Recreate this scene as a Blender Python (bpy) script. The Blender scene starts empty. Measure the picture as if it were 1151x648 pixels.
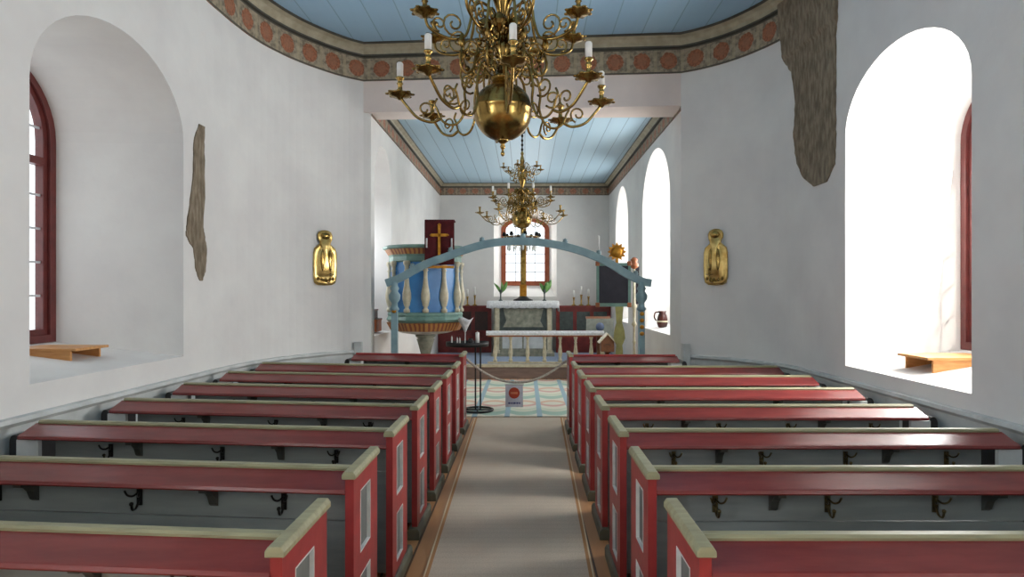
import bpy, bmesh, math, random
from mathutils import Vector, Matrix
random.seed(7)
PI = math.pi
sc = bpy.context.scene
COL = sc.collection

# ------------------------------------------------------------------ materials
def lin(c):
    c = c / 255.0
    return c / 12.92 if c <= 0.04045 else ((c + 0.055) / 1.055) ** 2.4
def rgb(r, g, b):
    return (lin(r), lin(g), lin(b), 1.0)

class NT:
    """small wrapper to write node trees as expressions"""
    def __init__(s, name):
        s.m = bpy.data.materials.new(name); s.m.use_nodes = True
        s.n = s.m.node_tree.nodes; s.l = s.m.node_tree.links
        s.b = s.n['Principled BSDF']; s.out = s.n['Material Output']
    def set(s, sock, v):
        if isinstance(v, bpy.types.NodeSocket): s.l.new(v, sock)
        else: sock.default_value = v
    def math(s, op, a, b=0.0, c=None):
        n = s.n.new('ShaderNodeMath'); n.operation = op
        s.set(n.inputs[0], a); s.set(n.inputs[1], b)
        if c is not None: s.set(n.inputs[2], c)
        return n.outputs[0]
    def mix(s, f, a, b):
        n = s.n.new('ShaderNodeMix'); n.data_type = 'RGBA'
        s.set(n.inputs[0], f); s.set(n.inputs[6], a); s.set(n.inputs[7], b)
        return n.outputs[2]
    def noise(s, scale, detail=4, rough=.55, vec=None):
        n = s.n.new('ShaderNodeTexNoise'); n.inputs['Scale'].default_value = scale
        n.inputs['Detail'].default_value = detail; n.inputs['Roughness'].default_value = rough
        if vec is None: vec = s.coord('Object')
        s.l.new(vec, n.inputs['Vector'])
        return n.outputs[0]
    def coord(s, k='Object'):
        for n in s.n:
            if n.type == 'TEX_COORD': return n.outputs[k]
        return s.n.new('ShaderNodeTexCoord').outputs[k]
    def scaled(s, v, xyz):
        n = s.n.new('ShaderNodeVectorMath'); n.operation = 'MULTIPLY'
        s.l.new(v, n.inputs[0]); n.inputs[1].default_value = xyz
        return n.outputs[0]
    def sep(s, v):
        n = s.n.new('ShaderNodeSeparateXYZ'); s.l.new(v, n.inputs[0]); return n.outputs
    def ramp(s, f, lo, hi):
        n = s.n.new('ShaderNodeMapRange'); s.set(n.inputs[0], f)
        n.inputs[1].default_value = lo; n.inputs[2].default_value = hi
        return n.outputs[0]
    def bump(s, h, strength, dist=.02):
        n = s.n.new('ShaderNodeBump'); n.inputs['Strength'].default_value = strength
        n.inputs['Distance'].default_value = dist
        s.l.new(h, n.inputs['Height']); s.l.new(n.outputs[0], s.b.inputs['Normal'])

def paint(name, c1, c2=None, scale=6, rough=.5, metal=0, bump=0, bscale=30, spec=.5, stretch=None, lo=.35, hi=.65):
    t = NT(name)
    vec = t.coord('Object')
    if stretch: vec = t.scaled(vec, stretch)
    f = t.ramp(t.noise(scale, vec=vec), lo, hi)
    t.set(t.b.inputs['Base Color'], t.mix(f, rgb(*c1), rgb(*(c2 or [max(0, v * .88) for v in c1]))))
    t.b.inputs['Roughness'].default_value = rough
    t.b.inputs['Metallic'].default_value = metal
    t.b.inputs['Specular IOR Level'].default_value = spec
    if bump: t.bump(t.noise(bscale, 6, vec=vec), bump)
    return t.m

M = {}
M['plaster'] = paint('limewash', (227, 225, 221), (217, 214, 211), 1.3, .9, bump=.12, bscale=9, spec=.2)
M['beam_plaster'] = paint('pink_limewash', (234, 221, 214), (224, 211, 205), 1.5, .9, bump=.1, bscale=9, spec=.2)
M['bare'] = paint('bare_stone', (150, 137, 118), (112, 100, 84), 14, .95, bump=.8, bscale=26, spec=.15, stretch=(1.4, 1.4, .45))
M['red'] = paint('red_paint', (130, 50, 47), (112, 40, 39), 5, .27, stretch=(.6, 3, 3), bump=.04)
M['end_red'] = paint('red_end_paint', (156, 52, 50), (136, 42, 42), 7, .42, bump=.05)
M['olive'] = paint('olive_paint', (158, 154, 120), (138, 134, 104), 9, .45, stretch=(.5, 3, 3), bump=.06)
M['foot'] = paint('grey_green_paint', (96, 98, 82), (80, 82, 70), 9, .5)
M['grey'] = paint('grey_board_paint', (140, 146, 143), (124, 130, 129), 4, .42, stretch=(.4, 3, 3), bump=.04)
M['inset'] = paint('grey_inset', (108, 111, 108), (90, 93, 92), 9, .5)
M['white'] = paint('white_paint', (230, 230, 226), None, 8, .5)
M['pale'] = paint('pale_grey_paint', (205, 208, 206), (186, 190, 188), 5, .5)
M['black'] = paint('black_paint', (26, 25, 26), (34, 32, 32), 8, .45)
M['iron'] = paint('dark_iron', (40, 38, 36), None, 8, .4, metal=.8)
M['hookbrass'] = paint('hook_brass', (120, 105, 70), (70, 60, 44), 30, .3, metal=.9)
M['brass'] = paint('brass', (182, 152, 88), (104, 82, 44), 9, .22, metal=1, bump=.05, bscale=25)
M['plate_brass'] = paint('pale_brass', (226, 200, 132), (184, 150, 84), 9, .3, metal=1, bump=.15, bscale=18)
M['bracket'] = paint('bracket_paint', (70, 72, 66), (54, 56, 52), 9, .5)
M['dull_brass'] = paint('dull_brass', (188, 156, 84), (120, 92, 44), 12, .3, metal=1)
M['candle'] = paint('candle_wax', (244, 242, 236), None, 8, .55)
M['frame_red'] = paint('oxblood_frame', (104, 46, 43), (88, 38, 36), 7, .4)
M['frame_red2'] = paint('brick_frame', (178, 100, 66), (158, 82, 54), 7, .5)
M['bar'] = paint('glazing_bar', (206, 206, 210), None, 7, .5)
M['pine'] = paint('pine', (206, 152, 92), (184, 126, 70), 5, .5, stretch=(1, 8, 8))
M['blue_wood'] = paint('grey_blue_wood', (136, 164, 170), (120, 148, 156), 6, .5)
M['pulpit_blue'] = paint('pulpit_blue', (70, 140, 200), (52, 118, 182), 4, .35)
M['cream'] = paint('cream_paint', (214, 206, 180), (190, 178, 148), 12, .45)
M['green'] = paint('sage_green', (122, 154, 142), (104, 138, 128), 8, .5)
M['gold'] = paint('gilding', (208, 150, 52), (168, 108, 32), 14, .35, metal=.7)
M['orange'] = paint('orange_brown', (176, 108, 62), (136, 74, 46), 18, .5)
M['velvet'] = paint('red_velvet', (92, 18, 24), (72, 12, 18), 10, .9)
M['linen'] = paint('white_linen', (240, 240, 240), None, 20, .85, bump=.1, bscale=60)
M['darkred'] = paint('dark_red_panel', (128, 42, 36), (100, 30, 28), 6, .5)
M['slate'] = paint('dark_board', (48, 46, 56), (40, 38, 48), 6, .6)
M['stone'] = paint('grey_green_stone', (160, 158, 140), (120, 122, 108), 9, .7)
M['darkstone'] = paint('dark_green_paint', (72, 82, 78), (56, 64, 62), 9, .6)
M['leaf'] = paint('leaf', (112, 158, 84), (80, 128, 60), 12, .5)
M['wood'] = paint('brown_wood', (120, 76, 44), (92, 56, 32), 8, .5)
M['dark_wood'] = paint('dark_brown_wood', (66, 40, 32), (52, 30, 26), 8, .5)
M['orange_wood'] = paint('orange_wood', (178, 96, 44), (150, 76, 34), 8, .5)
M['rope'] = paint('rope', (190, 182, 168), (150, 142, 130), 60, .8)
M['paper'] = paint('paper', (232, 234, 244), None, 8, .6)
M['ink_red'] = paint('sign_red', (206, 78, 48), None, 8, .6)
M['ink_pale'] = paint('sign_orange', (236, 150, 104), None, 8, .6)
M['ink_blue'] = paint('sign_blue', (88, 92, 150), None, 8, .6)
M['emblem'] = paint('emblem_blue', (112, 128, 160), None, 8, .6)
M['greycloth'] = paint('grey_cloth', (168, 172, 160), (150, 154, 144), 10, .85)
M['bluecarpet'] = paint('blue_carpet', (150, 164, 186), (136, 150, 172), 20, .95)
M['stepwood'] = paint('step_wood', (146, 124, 112), (124, 104, 94), 6, .6, stretch=(.5, 3, 3))
M['jug'] = paint('glazed_jug', (84, 40, 32), (58, 30, 26), 8, .25)
M['crystal'] = paint('crystal', (232, 234, 230), (200, 204, 196), 30, .08, spec=1)
M['cove'] = paint('cove_paint', (172, 164, 142), (152, 144, 122), 7, .6)
M['darkline'] = paint('dark_green_line', (72, 72, 64), (60, 58, 52), 7, .6)

def glass_mat():
    t = NT('window_glass')
    t.n.remove(t.b)
    tr = t.n.new('ShaderNodeBsdfTransparent'); tr.inputs[0].default_value = (.96, .98, .98, 1)
    gl = t.n.new('ShaderNodeBsdfGlossy'); gl.inputs['Roughness'].default_value = .02
    mx = t.n.new('ShaderNodeMixShader'); mx.inputs[0].default_value = .05
    t.l.new(tr.outputs[0], mx.inputs[1]); t.l.new(gl.outputs[0], mx.inputs[2])
    t.l.new(mx.outputs[0], t.out.inputs[0])
    return t.m
M['glass'] = glass_mat()

def plank_mat(name, c1, c2, line, pitch, axis, rough, grain):
    """boards running along one axis, thin dark joints between them"""
    t = NT(name)
    o = t.coord('Object'); x = t.sep(o)[axis]
    q = t.math('DIVIDE', x, pitch)
    fr = t.math('FRACT', q)
    d = t.math('ABSOLUTE', t.math('SUBTRACT', fr, .5))
    joint = t.math('GREATER_THAN', d, .5 - .008 / pitch)
    wn = t.n.new('ShaderNodeTexWhiteNoise'); wn.noise_dimensions = '1D'
    t.l.new(t.math('FLOOR', q), wn.inputs['W'])
    nz = t.noise(3, vec=t.scaled(o, grain))
    f = t.math('ADD', t.math('MULTIPLY', wn.outputs[0], .5), t.math('MULTIPLY', nz, .5))
    c = t.mix(t.ramp(f, .2, .8), rgb(*c1), rgb(*c2))
    t.set(t.b.inputs['Base Color'], t.mix(joint, c, rgb(*line)))
    t.b.inputs['Roughness'].default_value = rough
    t.bump(t.math('SUBTRACT', t.math('MULTIPLY', nz, .15), joint), .25, .01)
    return t.m
M['nave_ceiling'] = plank_mat('blue_ceiling_boards', (160, 196, 222), (152, 188, 216), (130, 164, 188), .42, 0, .5, (4, .5, 1))
M['chancel_ceiling'] = plank_mat('pale_blue_ceiling_boards', (180, 208, 224), (170, 200, 218), (128, 158, 176), .30, 0, .46, (4, .5, 1))
M['floor'] = plank_mat('floor_boards', (196, 146, 98), (162, 114, 72), (78, 54, 36), .16, 0, .5, (6, .6, 1))

def carpet_mat():
    t = NT('aisle_runner')
    uv = t.n.new('ShaderNodeUVMap').outputs[0]; s = t.sep(uv)
    d = t.math('ABSOLUTE', t.math('SUBTRACT', s[0], .5))
    nz = t.noise(90, 3)
    big = t.noise(2.0, 3)
    c = t.mix(t.ramp(nz, .3, .7), rgb(192, 176, 154), rgb(214, 200, 180))
    c = t.mix(t.math('MULTIPLY', t.ramp(big, .4, .7), .35), c, rgb(176, 160, 138))
    wv = t.math('SINE', t.math('MULTIPLY', s[1], 700.0))
    c = t.mix(t.math('MULTIPLY', t.math('GREATER_THAN', wv, .4), .05), c, rgb(90, 80, 70))
    b = t.math('GREATER_THAN', d, .470)
    c = t.mix(b, c, rgb(176, 128, 84))
    b2 = t.math('GREATER_THAN', d, .490)
    c = t.mix(b2, c, rgb(214, 196, 160))
    t.set(t.b.inputs['Base Color'], c); t.b.inputs['Roughness'].default_value = .95
    t.bump(nz, .3, .005)
    return t.m
M['carpet'] = carpet_mat()

def rug_mat():
    t = NT('woven_rug')
    s = t.sep(t.coord('Object'))
    u = t.math('FRACT', t.math('DIVIDE', t.math('ADD', s[0], 10.273), .50))
    v = t.math('FRACT', t.math('DIVIDE', t.math('ADD', s[1], .93), 1.5))
    uc = t.math('MULTIPLY', t.math('SUBTRACT', u, .5), 2.0)
    par = t.math('MULTIPLY', t.math('MULTIPLY', uc, uc), .16)
    def band(center, w, sgn):
        q = t.math('SUBTRACT', t.math('ADD', v, t.math('MULTIPLY', par, sgn)), center)
        return t.math('LESS_THAN', t.math('ABSOLUTE', q), w)
    c = rgb(226, 222, 204)
    c = t.mix(band(.10, .10, -1), c, rgb(164, 194, 176))
    c = t.mix(band(.30, .05, -1), c, rgb(206, 214, 190))
    c = t.mix(band(.55, .055, -1), c, rgb(216, 170, 156))
    c = t.mix(band(.86, .055, 1), c, rgb(222, 180, 152))
    c = t.mix(t.math('GREATER_THAN', t.math('ABSOLUTE', uc), .84), c, rgb(150, 178, 190))
    nz = t.noise(120, 3)
    c = t.mix(t.math('MULTIPLY', nz, .25), c, rgb(170, 166, 156))
    t.set(t.b.inputs['Base Color'], c); t.b.inputs['Roughness'].default_value = .95
    t.bump(nz, .3, .004)
    return t.m
M['rug'] = rug_mat()

def frieze_mat(name, pitch, half, bg, med):
    """painted frieze: a row of round medallions between dark edge lines; UV = (length along wall, height 0..1)"""
    t = NT(name)
    s = t.sep(t.n.new('ShaderNodeUVMap').outputs[0])
    u = t.math('SUBTRACT', t.math('FRACT', t.math('DIVIDE', s[0], pitch)), .5)
    v = t.math('SUBTRACT', s[1], .5)
    du = t.math('MULTIPLY', u, pitch); dv = t.math('MULTIPLY', v, half * 2)
    r = t.math('SQRT', t.math('ADD', t.math('MULTIPLY', du, du), t.math('MULTIPLY', dv, dv)))
    nz = t.noise(16, 5); nz2 = t.noise(34, 4)
    r = t.math('ADD', r, t.math('MULTIPLY', t.math('SUBTRACT', nz2, .5), .06))
    disc = t.math('LESS_THAN', r, half * .68)
    core = t.math('LESS_THAN', r, half * .36)
    base = t.mix(t.ramp(nz, .4, .62), rgb(*bg), rgb(*[c * .72 for c in bg]))
    mc = t.mix(t.ramp(nz2, .4, .6), rgb(*med), rgb(*[min(255, c * 1.25) for c in med]))
    c = t.mix(disc, base, mc)
    c = t.mix(t.math('MULTIPLY', core, .6), c, rgb(152, 106, 80))
    # pale sprig between medallions
    sp = t.math('GREATER_THAN', t.math('ABSOLUTE', u), .44)
    c = t.mix(t.math('MULTIPLY', sp, .5), c, rgb(176, 162, 134))
    edge = t.math('GREATER_THAN', t.math('ABSOLUTE', v), .44)
    c = t.mix(edge, c, rgb(84, 80, 70))
    t.set(t.b.inputs['Base Color'], c); t.b.inputs['Roughness'].default_value = .8
    return t.m
M['frieze'] = frieze_mat('painted_frieze', .39, .18, (164, 152, 130), (132, 84, 60))
M['frieze2'] = frieze_mat('painted_chancel_frieze', .34, .13, (160, 142, 122), (148, 102, 82))

def dentil_mat():
    t = NT('painted_dentils')
    s = t.sep(t.n.new('ShaderNodeUVMap').outputs[0])
    f = t.math('FRACT', t.math('MULTIPLY', s[0], 1 / .075))
    c = t.mix(t.math('GREATER_THAN', f, .55), rgb(190, 136, 76), rgb(140, 76, 56))
    t.set(t.b.inputs['Base Color'], c); t.b.inputs['Roughness'].default_value = .5
    return t.m
M['dentil'] = dentil_mat()

# ------------------------------------------------------------------ mesh builder
def crom(pts, n=6, closed=False):
    P = [Vector(p) for p in pts]
    if len(P) < 3: return P
    out = []
    N = len(P)
    for i in range(N if closed else N - 1):
        if closed: a, b, c, d = P[(i - 1) % N], P[i], P[(i + 1) % N], P[(i + 2) % N]
        else:
            b, c = P[i], P[i + 1]
            a = P[i - 1] if i else b + (b - c)
            d = P[i + 2] if i + 2 < N else c + (c - b)
        for k in range(n):
            t = k / n
            out.append(.5 * ((2 * b) + (c - a) * t + (2 * a - 5 * b + 4 * c - d) * t * t + (3 * b - a - 3 * c + d) * t ** 3))
    if not closed: out.append(P[-1].copy())
    return out

class MB:
    def __init__(s):
        s.bm = bmesh.new(); s.uv = None
    def face(s, vs, smooth=False, uvs=None):
        try: f = s.bm.faces.new(vs)
        except ValueError: return None
        f.smooth = smooth
        if uvs:
            if s.uv is None: s.uv = s.bm.loops.layers.uv.new('UVMap')
            for l, q in zip(f.loops, uvs): l[s.uv].uv = q
        return f
    def poly(s, pts, smooth=False, uvs=None):
        return s.face([s.bm.verts.new(p) for p in pts], smooth, uvs)
    def hexa(s, p):
        """p = 8 corners: bottom loop 0-3, top loop 4-7"""
        v = [s.bm.verts.new(q) for q in p]
        for q in ((3, 2, 1, 0), (4, 5, 6, 7), (0, 1, 5, 4), (1, 2, 6, 5), (2, 3, 7, 6), (3, 0, 4, 7)):
            s.face([v[i] for i in q])
        return s
    def box(s, x0, x1, y0, y1, z0, z1, f=None):
        x0, x1 = min(x0, x1), max(x0, x1)
        p = [(x0, y0, z0), (x1, y0, z0), (x1, y1, z0), (x0, y1, z0), (x0, y0, z1), (x1, y0, z1), (x1, y1, z1), (x0, y1, z1)]
        if f: p = [f(*q) for q in p]
        return s.hexa(p)
    def prism(s, prof, fa, fb):
        """profile points mapped by fa and fb to two ends"""
        a = [s.bm.verts.new(fa(*p)) for p in prof]; b = [s.bm.verts.new(fb(*p)) for p in prof]
        n = len(prof)
        s.face(a[::-1]); s.face(b)
        for i in range(n): s.face([a[i], a[(i + 1) % n], b[(i + 1) % n], b[i]])
        return s
    def tube(s, pts, r, seg=8, taper=None, caps=True):
        P = [Vector(p) for p in pts]; rings = []
        n = len(P); up = None
        for i in range(n):
            t = (P[min(i + 1, n - 1)] - P[max(i - 1, 0)])
            if t.length < 1e-9: t = Vector((0, 0, 1))
            t.normalize()
            if up is None:
                up = t.orthogonal().normalized()
            else:
                up = up - t * up.dot(t)
                up = up.normalized() if up.length > 1e-6 else t.orthogonal().normalized()
            w = t.cross(up)
            rr = r if taper is None else r * taper(i / (n - 1))
            rings.append([s.bm.verts.new(P[i] + (up * math.cos(a) + w * math.sin(a)) * rr) for a in [2 * PI * k / seg for k in range(seg)]])
        for i in range(n - 1):
            for k in range(seg):
                s.face([rings[i][k], rings[i][(k + 1) % seg], rings[i + 1][(k + 1) % seg], rings[i + 1][k]], True)
        if caps: s.face(rings[0][::-1]); s.face(rings[-1])
        return s
    def lathe(s, prof, c=(0, 0, 0), seg=24, smooth=True, a0=0, sx=1, sy=1):
        """prof: list of (r, z)"""
        c = Vector(c); rings = []
        for r, z in prof:
            if r < 1e-5: rings.append([s.bm.verts.new(c + Vector((0, 0, z)))])
            else: rings.append([s.bm.verts.new(c + Vector((r * sx * math.cos(a0 + 2 * PI * k / seg), r * sy * math.sin(a0 + 2 * PI * k / seg), z))) for k in range(seg)])
        for A, B in zip(rings, rings[1:]):
            for k in range(seg):
                k2 = (k + 1) % seg
                if len(A) == 1 and len(B) == 1: continue
                if len(A) == 1: s.face([A[0], B[k2], B[k]], smooth)
                elif len(B) == 1: s.face([A[k], A[k2], B[0]], smooth)
                else: s.face([A[k], A[k2], B[k2], B[k]], smooth)
        if len(rings[0]) > 1: s.face(rings[0][::-1])
        if len(rings[-1]) > 1: s.face(rings[-1])
        return s
    def build(s, name, mat, parent=None, loc=(0, 0, 0), rz=0, bevel=0, fix=True):
        if fix: bmesh.ops.recalc_face_normals(s.bm, faces=s.bm.faces[:])
        me = bpy.data.meshes.new(name); s.bm.to_mesh(me); s.bm.free()
        me.materials.append(mat)
        o = bpy.data.objects.new(name, me); COL.objects.link(o)
        o.location = loc; o.rotation_euler = (0, 0, rz)
        if parent: o.parent = parent
        if bevel:
            b = o.modifiers.new('bevel', 'BEVEL'); b.width = bevel; b.segments = 2; b.limit_method = 'ANGLE'
        return o

def thing(name, label, cat, loc=(0, 0, 0), rz=0, group=None):
    o = bpy.data.objects.new(name, None); COL.objects.link(o)
    o.empty_display_size = .1
    o.location = loc; o.rotation_euler = (0, 0, rz)
    return tag(o, label, cat, group)
def tag(o, label, cat, group=None):
    o['label'] = label; o['category'] = cat
    if group: o['group'] = group
    return o
def struct(o):
    o['kind'] = 'structure'; return o
def copy_tree(src, parent=None):
    c = src.copy(); COL.objects.link(c)
    c.parent = parent
    for ch in list(src.children): copy_tree(ch, c)
    return c

# ------------------------------------------------------------------ the building
XL, XR = -3.50, 3.35            # nave walls
YB = -3.4                       # west wall
CXL, CXR = -2.35, 2.32          # chancel walls
YF = 17.2                       # east wall
ZN, ZC = 5.62, 4.92             # ceilings
ZT = 5.9
SEG = 22
L_CURVE = crom([(-3.50, 7.0, 0), (-3.475, 7.5, 0), (-3.40, 8.0, 0), (-3.22, 8.5, 0), (-2.97, 8.92, 0), (-2.70, 9.25, 0), (-2.45, 9.45, 0)], 4)
R_CURVE = crom([(3.35, 7.0, 0), (3.335, 7.5, 0), (3.24, 7.95, 0), (3.05, 8.35, 0), (2.80, 8.70, 0), (2.52, 8.95, 0), (2.28, 9.10, 0)], 4)

def arch_pts(w):
    a, b, sill, spring, rise = w
    c, h = (a + b) / 2, (b - a) / 2
    return [(c - h * math.cos(PI * k / SEG), spring + rise * math.sin(PI * k / SEG)) for k in range(SEG + 1)]
def plane_with_holes(mb, P, s0, s1, z0, z1, holes):
    x = s0
    for w in sorted(holes):
        a, b, sill, spring, rise = w
        mb.poly([P(x, z0), P(a, z0), P(a, z1), P(x, z1)])
        mb.poly([P(a, z0), P(b, z0), P(b, sill), P(a, sill)])
        A = arch_pts(w)
        for (p, q), (p2, q2) in zip(A, A[1:]):
            mb.poly([P(p, q), P(p2, q2), P(p2, z1), P(p, z1)])
        x = b
    mb.poly([P(x, z0), P(s1, z0), P(s1, z1), P(x, z1)])
def reveal(mb, P, Q, wi, wo):
    A = [(wi[0], wi[2])] + arch_pts(wi) + [(wi[1], wi[2])]
    B = [(wo[0], wo[2])] + arch_pts(wo) + [(wo[1], wo[2])]
    for i in range(len(A)):
        j = (i + 1) % len(A)
        mb.poly([P(*A[i]), P(*A[j]), Q(*B[j]), Q(*B[i])], smooth=0 < i < len(A) - 2)
def px(X): return lambda s, z: (X, s, z)
def py(Y): return lambda s, z: (s, Y, z)

def add_window(n, plane, w, mat, frame_w=.09, cols=2, rows=6, sign=1, transom=None, barw=.022, depth=.1):
    """window in the outer opening w of plane ('x',X) or ('y',Y); sign = outward direction"""
    ax, V = plane
    def P(d): return (lambda s, z: (V + sign * d, s, z)) if ax == 'x' else (lambda s, z: (s, V + sign * d, z))
    a, b, sill, spring, rise = w
    def ring(mb, t, w0, w1, d0, d1):
        O = [(w0[0], w0[2])] + arch_pts(w0) + [(w0[1], w0[2])]
        I = [(w1[0], w1[2])] + arch_pts(w1) + [(w1[1], w1[2])]
        n_ = len(O); f0, f1 = P(d0), P(d1)
        vo = [mb.bm.verts.new(f0(*q)) for q in O]; vi = [mb.bm.verts.new(f0(*q)) for q in I]
        uo = [mb.bm.verts.new(f1(*q)) for q in O]; ui = [mb.bm.verts.new(f1(*q)) for q in I]
        for i in range(n_):
            j = (i + 1) % n_
            mb.face([vo[i], vo[j], vi[j], vi[i]]); mb.face([uo[j], uo[i], ui[i], ui[j]])
            mb.face([vi[i], vi[j], ui[j], ui[i]]); mb.face([vo[j], vo[i], uo[i], uo[j]])
    def shrink(w, t): return (w[0] + t, w[1] - t, w[2] + t, w[3], w[4] - t * .8)
    mb = MB(); ring(mb, 0, w, shrink(w, frame_w), -.03, depth)
    fr = struct(mb.build('window_%d' % n, M[mat]))
    w2 = shrink(w, frame_w); w3 = shrink(w2, frame_w * .75)
    mb = MB(); ring(mb, 0, w2, w3, .0, depth * .8)
    c = (a + b) / 2
    def bar(mb, s0, s1, z0, z1, d0, d1):
        f0, f1 = P(d0), P(d1)
        mb.hexa([f0(s0, z0), f0(s1, z0), f1(s1, z0), f1(s0, z0), f0(s0, z1), f0(s1, z1), f1(s1, z1), f1(s0, z1)])
    top = spring + rise - frame_w * 1.5
    bar(mb, c - frame_w * .45, c + frame_w * .45, sill + frame_w, top, .0, depth * .8)
    if transom: bar(mb, w3[0], w3[1], transom - frame_w * .5, transom + frame_w * .5, -.01, depth * .8)
    mb.build('sash', M[mat], fr)
    mb = MB()
    def archz(s):
        u = (s - c) / ((w3[1] - w3[0]) / 2); u = max(-1, min(1, u))
        return w3[3] + w3[4] * math.sqrt(1 - u * u)
    nb = cols * 2
    for k in range(1, nb):
        s = w3[0] + (w3[1] - w3[0]) * k / nb
        if k * 2 != nb: bar(mb, s - barw / 2, s + barw / 2, w3[2], archz(s), .026, .040)
    for k in range(1, rows + 1):
        z = w3[2] + (top - w3[2]) * k / (rows + .6)
        half = (w3[1] - w3[0]) / 2
        if z > w3[3]: half *= math.sqrt(max(0, 1 - ((z - w3[3]) / w3[4]) ** 2))
        bar(mb, c - half, c + half, z - barw / 2, z + barw / 2, .026, .040)
    mb.build('glazing_bar', M['bar'], fr)
    mb = MB()
    G = [(w3[0], w3[2])] + arch_pts(w3) + [(w3[1], w3[2])]
    d0, d1 = P(.030), P(.036)
    va = [mb.bm.verts.new(d0(*q)) for q in G]
    mb.face(va)
    mb.build('glass_pane', M['glass'], fr)
    # sky portal for the sampler
    li = bpy.data.lights.new('portal', 'AREA'); li.shape = 'RECTANGLE'
    li.size = b - a; li.size_y = spring + rise - sill
    li.cycles.is_portal = True
    lo = bpy.data.objects.new('sky_portal', li); COL.objects.link(lo)
    zc = (sill + spring + rise) / 2
    pos = P(depth + .06)(c, zc); lo.location = pos
    inward = Vector((-sign, 0, 0)) if ax == 'x' else Vector((0, -sign, 0))
    lo.rotation_euler = inward.to_track_quat('-Z', 'Z').to_euler()
    return fr

def path_wall(mb, pts, z0, z1):
    for p, q in zip(pts, pts[1:]):
        mb.poly([(p.x, p.y, z0), (q.x, q.y, z0), (q.x, q.y, z1), (p.x, p.y, z1)], True)

# left nave wall
WL_I, WL_O = (4.40, 6.385, 1.24, 3.42, .75), (4.66, 6.27, 1.40, 3.40, .75)
WLB_I, WLB_O = (-1.9, .1, 1.24, 3.42, .75), (-1.7, -.1, 1.38, 3.40, .75)
mb = MB()
plane_with_holes(mb, px(XL), YB, 7.0, 0, ZT, [WL_I, WLB_I])
reveal(mb, px(XL), px(-4.75), WL_I, WL_O); reveal(mb, px(XL), px(-4.75), WLB_I, WLB_O)
path_wall(mb, L_CURVE, 0, ZT)
mb.poly([(-2.45, 9.45, 0), (CXL, 9.50, 0), (CXL, 9.50, ZT), (-2.45, 9.45, ZT)])
wall_left = struct(mb.build('wall_left', M['plaster'], fix=False))
# right nave wall
WR_I, WR_O = (4.67, 6.51, 1.13, 3.52, .64), (4.80, 6.32, 1.32, 3.40, .62)
WRB_I, WRB_O = (-1.9, .1, 1.13, 3.52, .64), (-1.7, -.1, 1.32, 3.40, .62)
mb = MB()
plane_with_holes(mb, px(XR), YB, 7.0, 0, ZT, [WR_I, WRB_I])
reveal(mb, px(XR), px(4.45), WR_I, WR_O); reveal(mb, px(XR), px(4.45), WRB_I, WRB_O)
path_wall(mb, R_CURVE, 0, ZT)
mb.poly([(2.28, 9.10, 0), (CXR, 9.16, 0), (CXR, 9.16, ZT), (2.28, 9.10, ZT)])
wall_right = struct(mb.build('wall_right', M['plaster'], fix=False))
# west wall
mb = MB(); mb.poly([(XL, YB, 0), (XR, YB, 0), (XR, YB, ZT), (XL, YB, ZT)])
struct(mb.build('wall_back', M['plaster'], fix=False))
# chancel walls
C5_I, C5_O = (9.72, 10.97, 1.22, 3.62, .70), (9.85, 10.9, 1.34, 3.55, .66)
mb = MB(); plane_with_holes(mb, px(CXL), 9.50, YF, 0, 5.2, [C5_I]); reveal(mb, px(CXL), px(-3.35), C5_I, C5_O)
struct(mb.build('wall_chancel_left', M['plaster'], fix=False))
C6_I, C6_O = (9.96, 12.30, 1.22, 3.45, 1.0), (10.2, 12.15, 1.36, 3.4, .95)
C7_I, C7_O = (14.0, 15.9, 1.22, 3.45, 1.0), (14.15, 15.8, 1.36, 3.4, .95)
mb = MB(); plane_with_holes(mb, px(CXR), 9.16, YF, 0, 5.2, [C6_I, C7_I])
reveal(mb, px(CXR), px(3.30), C6_I, C6_O); reveal(mb, px(CXR), px(3.30), C7_I, C7_O)
struct(mb.build('wall_chancel_right', M['plaster'], fix=False))
C8_I, C8_O = (-.86, .88, 1.80, 3.80, .42), (-.68, .70, 2.12, 3.74, .34)
mb = MB(); plane_with_holes(mb, py(YF), CXL, CXR, 0, 5.2, [C8_I]); reveal(mb, py(YF), py(18.0), C8_I, C8_O)
struct(mb.build('wall_front', M['plaster'], fix=False))
# beam over the chancel opening
mb = MB()
mb.hexa([(-2.45, 9.45, 4.63), (2.28, 9.10, 4.63), (2.34, 9.70, 4.63), (-2.37, 9.85, 4.63), (-2.45, 9.45, ZT), (2.28, 9.10, ZT), (2.34, 9.70, ZT), (-2.37, 9.85, ZT)])
struct(mb.build('wall_arch', M['beam_plaster']))

add_window(1, ('x', -4.75), WL_O, 'frame_red', .075, 2, 7, -1, transom=3.18)
add_window(2, ('x', 4.45), WR_O, 'frame_red', .075, 2, 7, 1, transom=3.18)
add_window(3, ('x', -4.75), WLB_O, 'frame_red', .075, 2, 7, -1, transom=3.18)  # unseen window behind the camera, added to let in fill light
add_window(4, ('x', 4.45), WRB_O, 'frame_red', .075, 2, 7, 1, transom=3.18)  # its opposite on the right, also unseen and added for fill
add_window(5, ('x', -3.35), C5_O, 'frame_red', .09, 2, 6, -1)
add_window(6, ('x', 3.30), C6_O, 'frame_red', .09, 2, 6, 1)
add_window(7, ('x', 3.30), C7_O, 'frame_red', .09, 2, 6, 1)
add_window(8, ('y', 18.0), C8_O, 'frame_red2', .075, 2, 6, 1, barw=.02)

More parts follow.
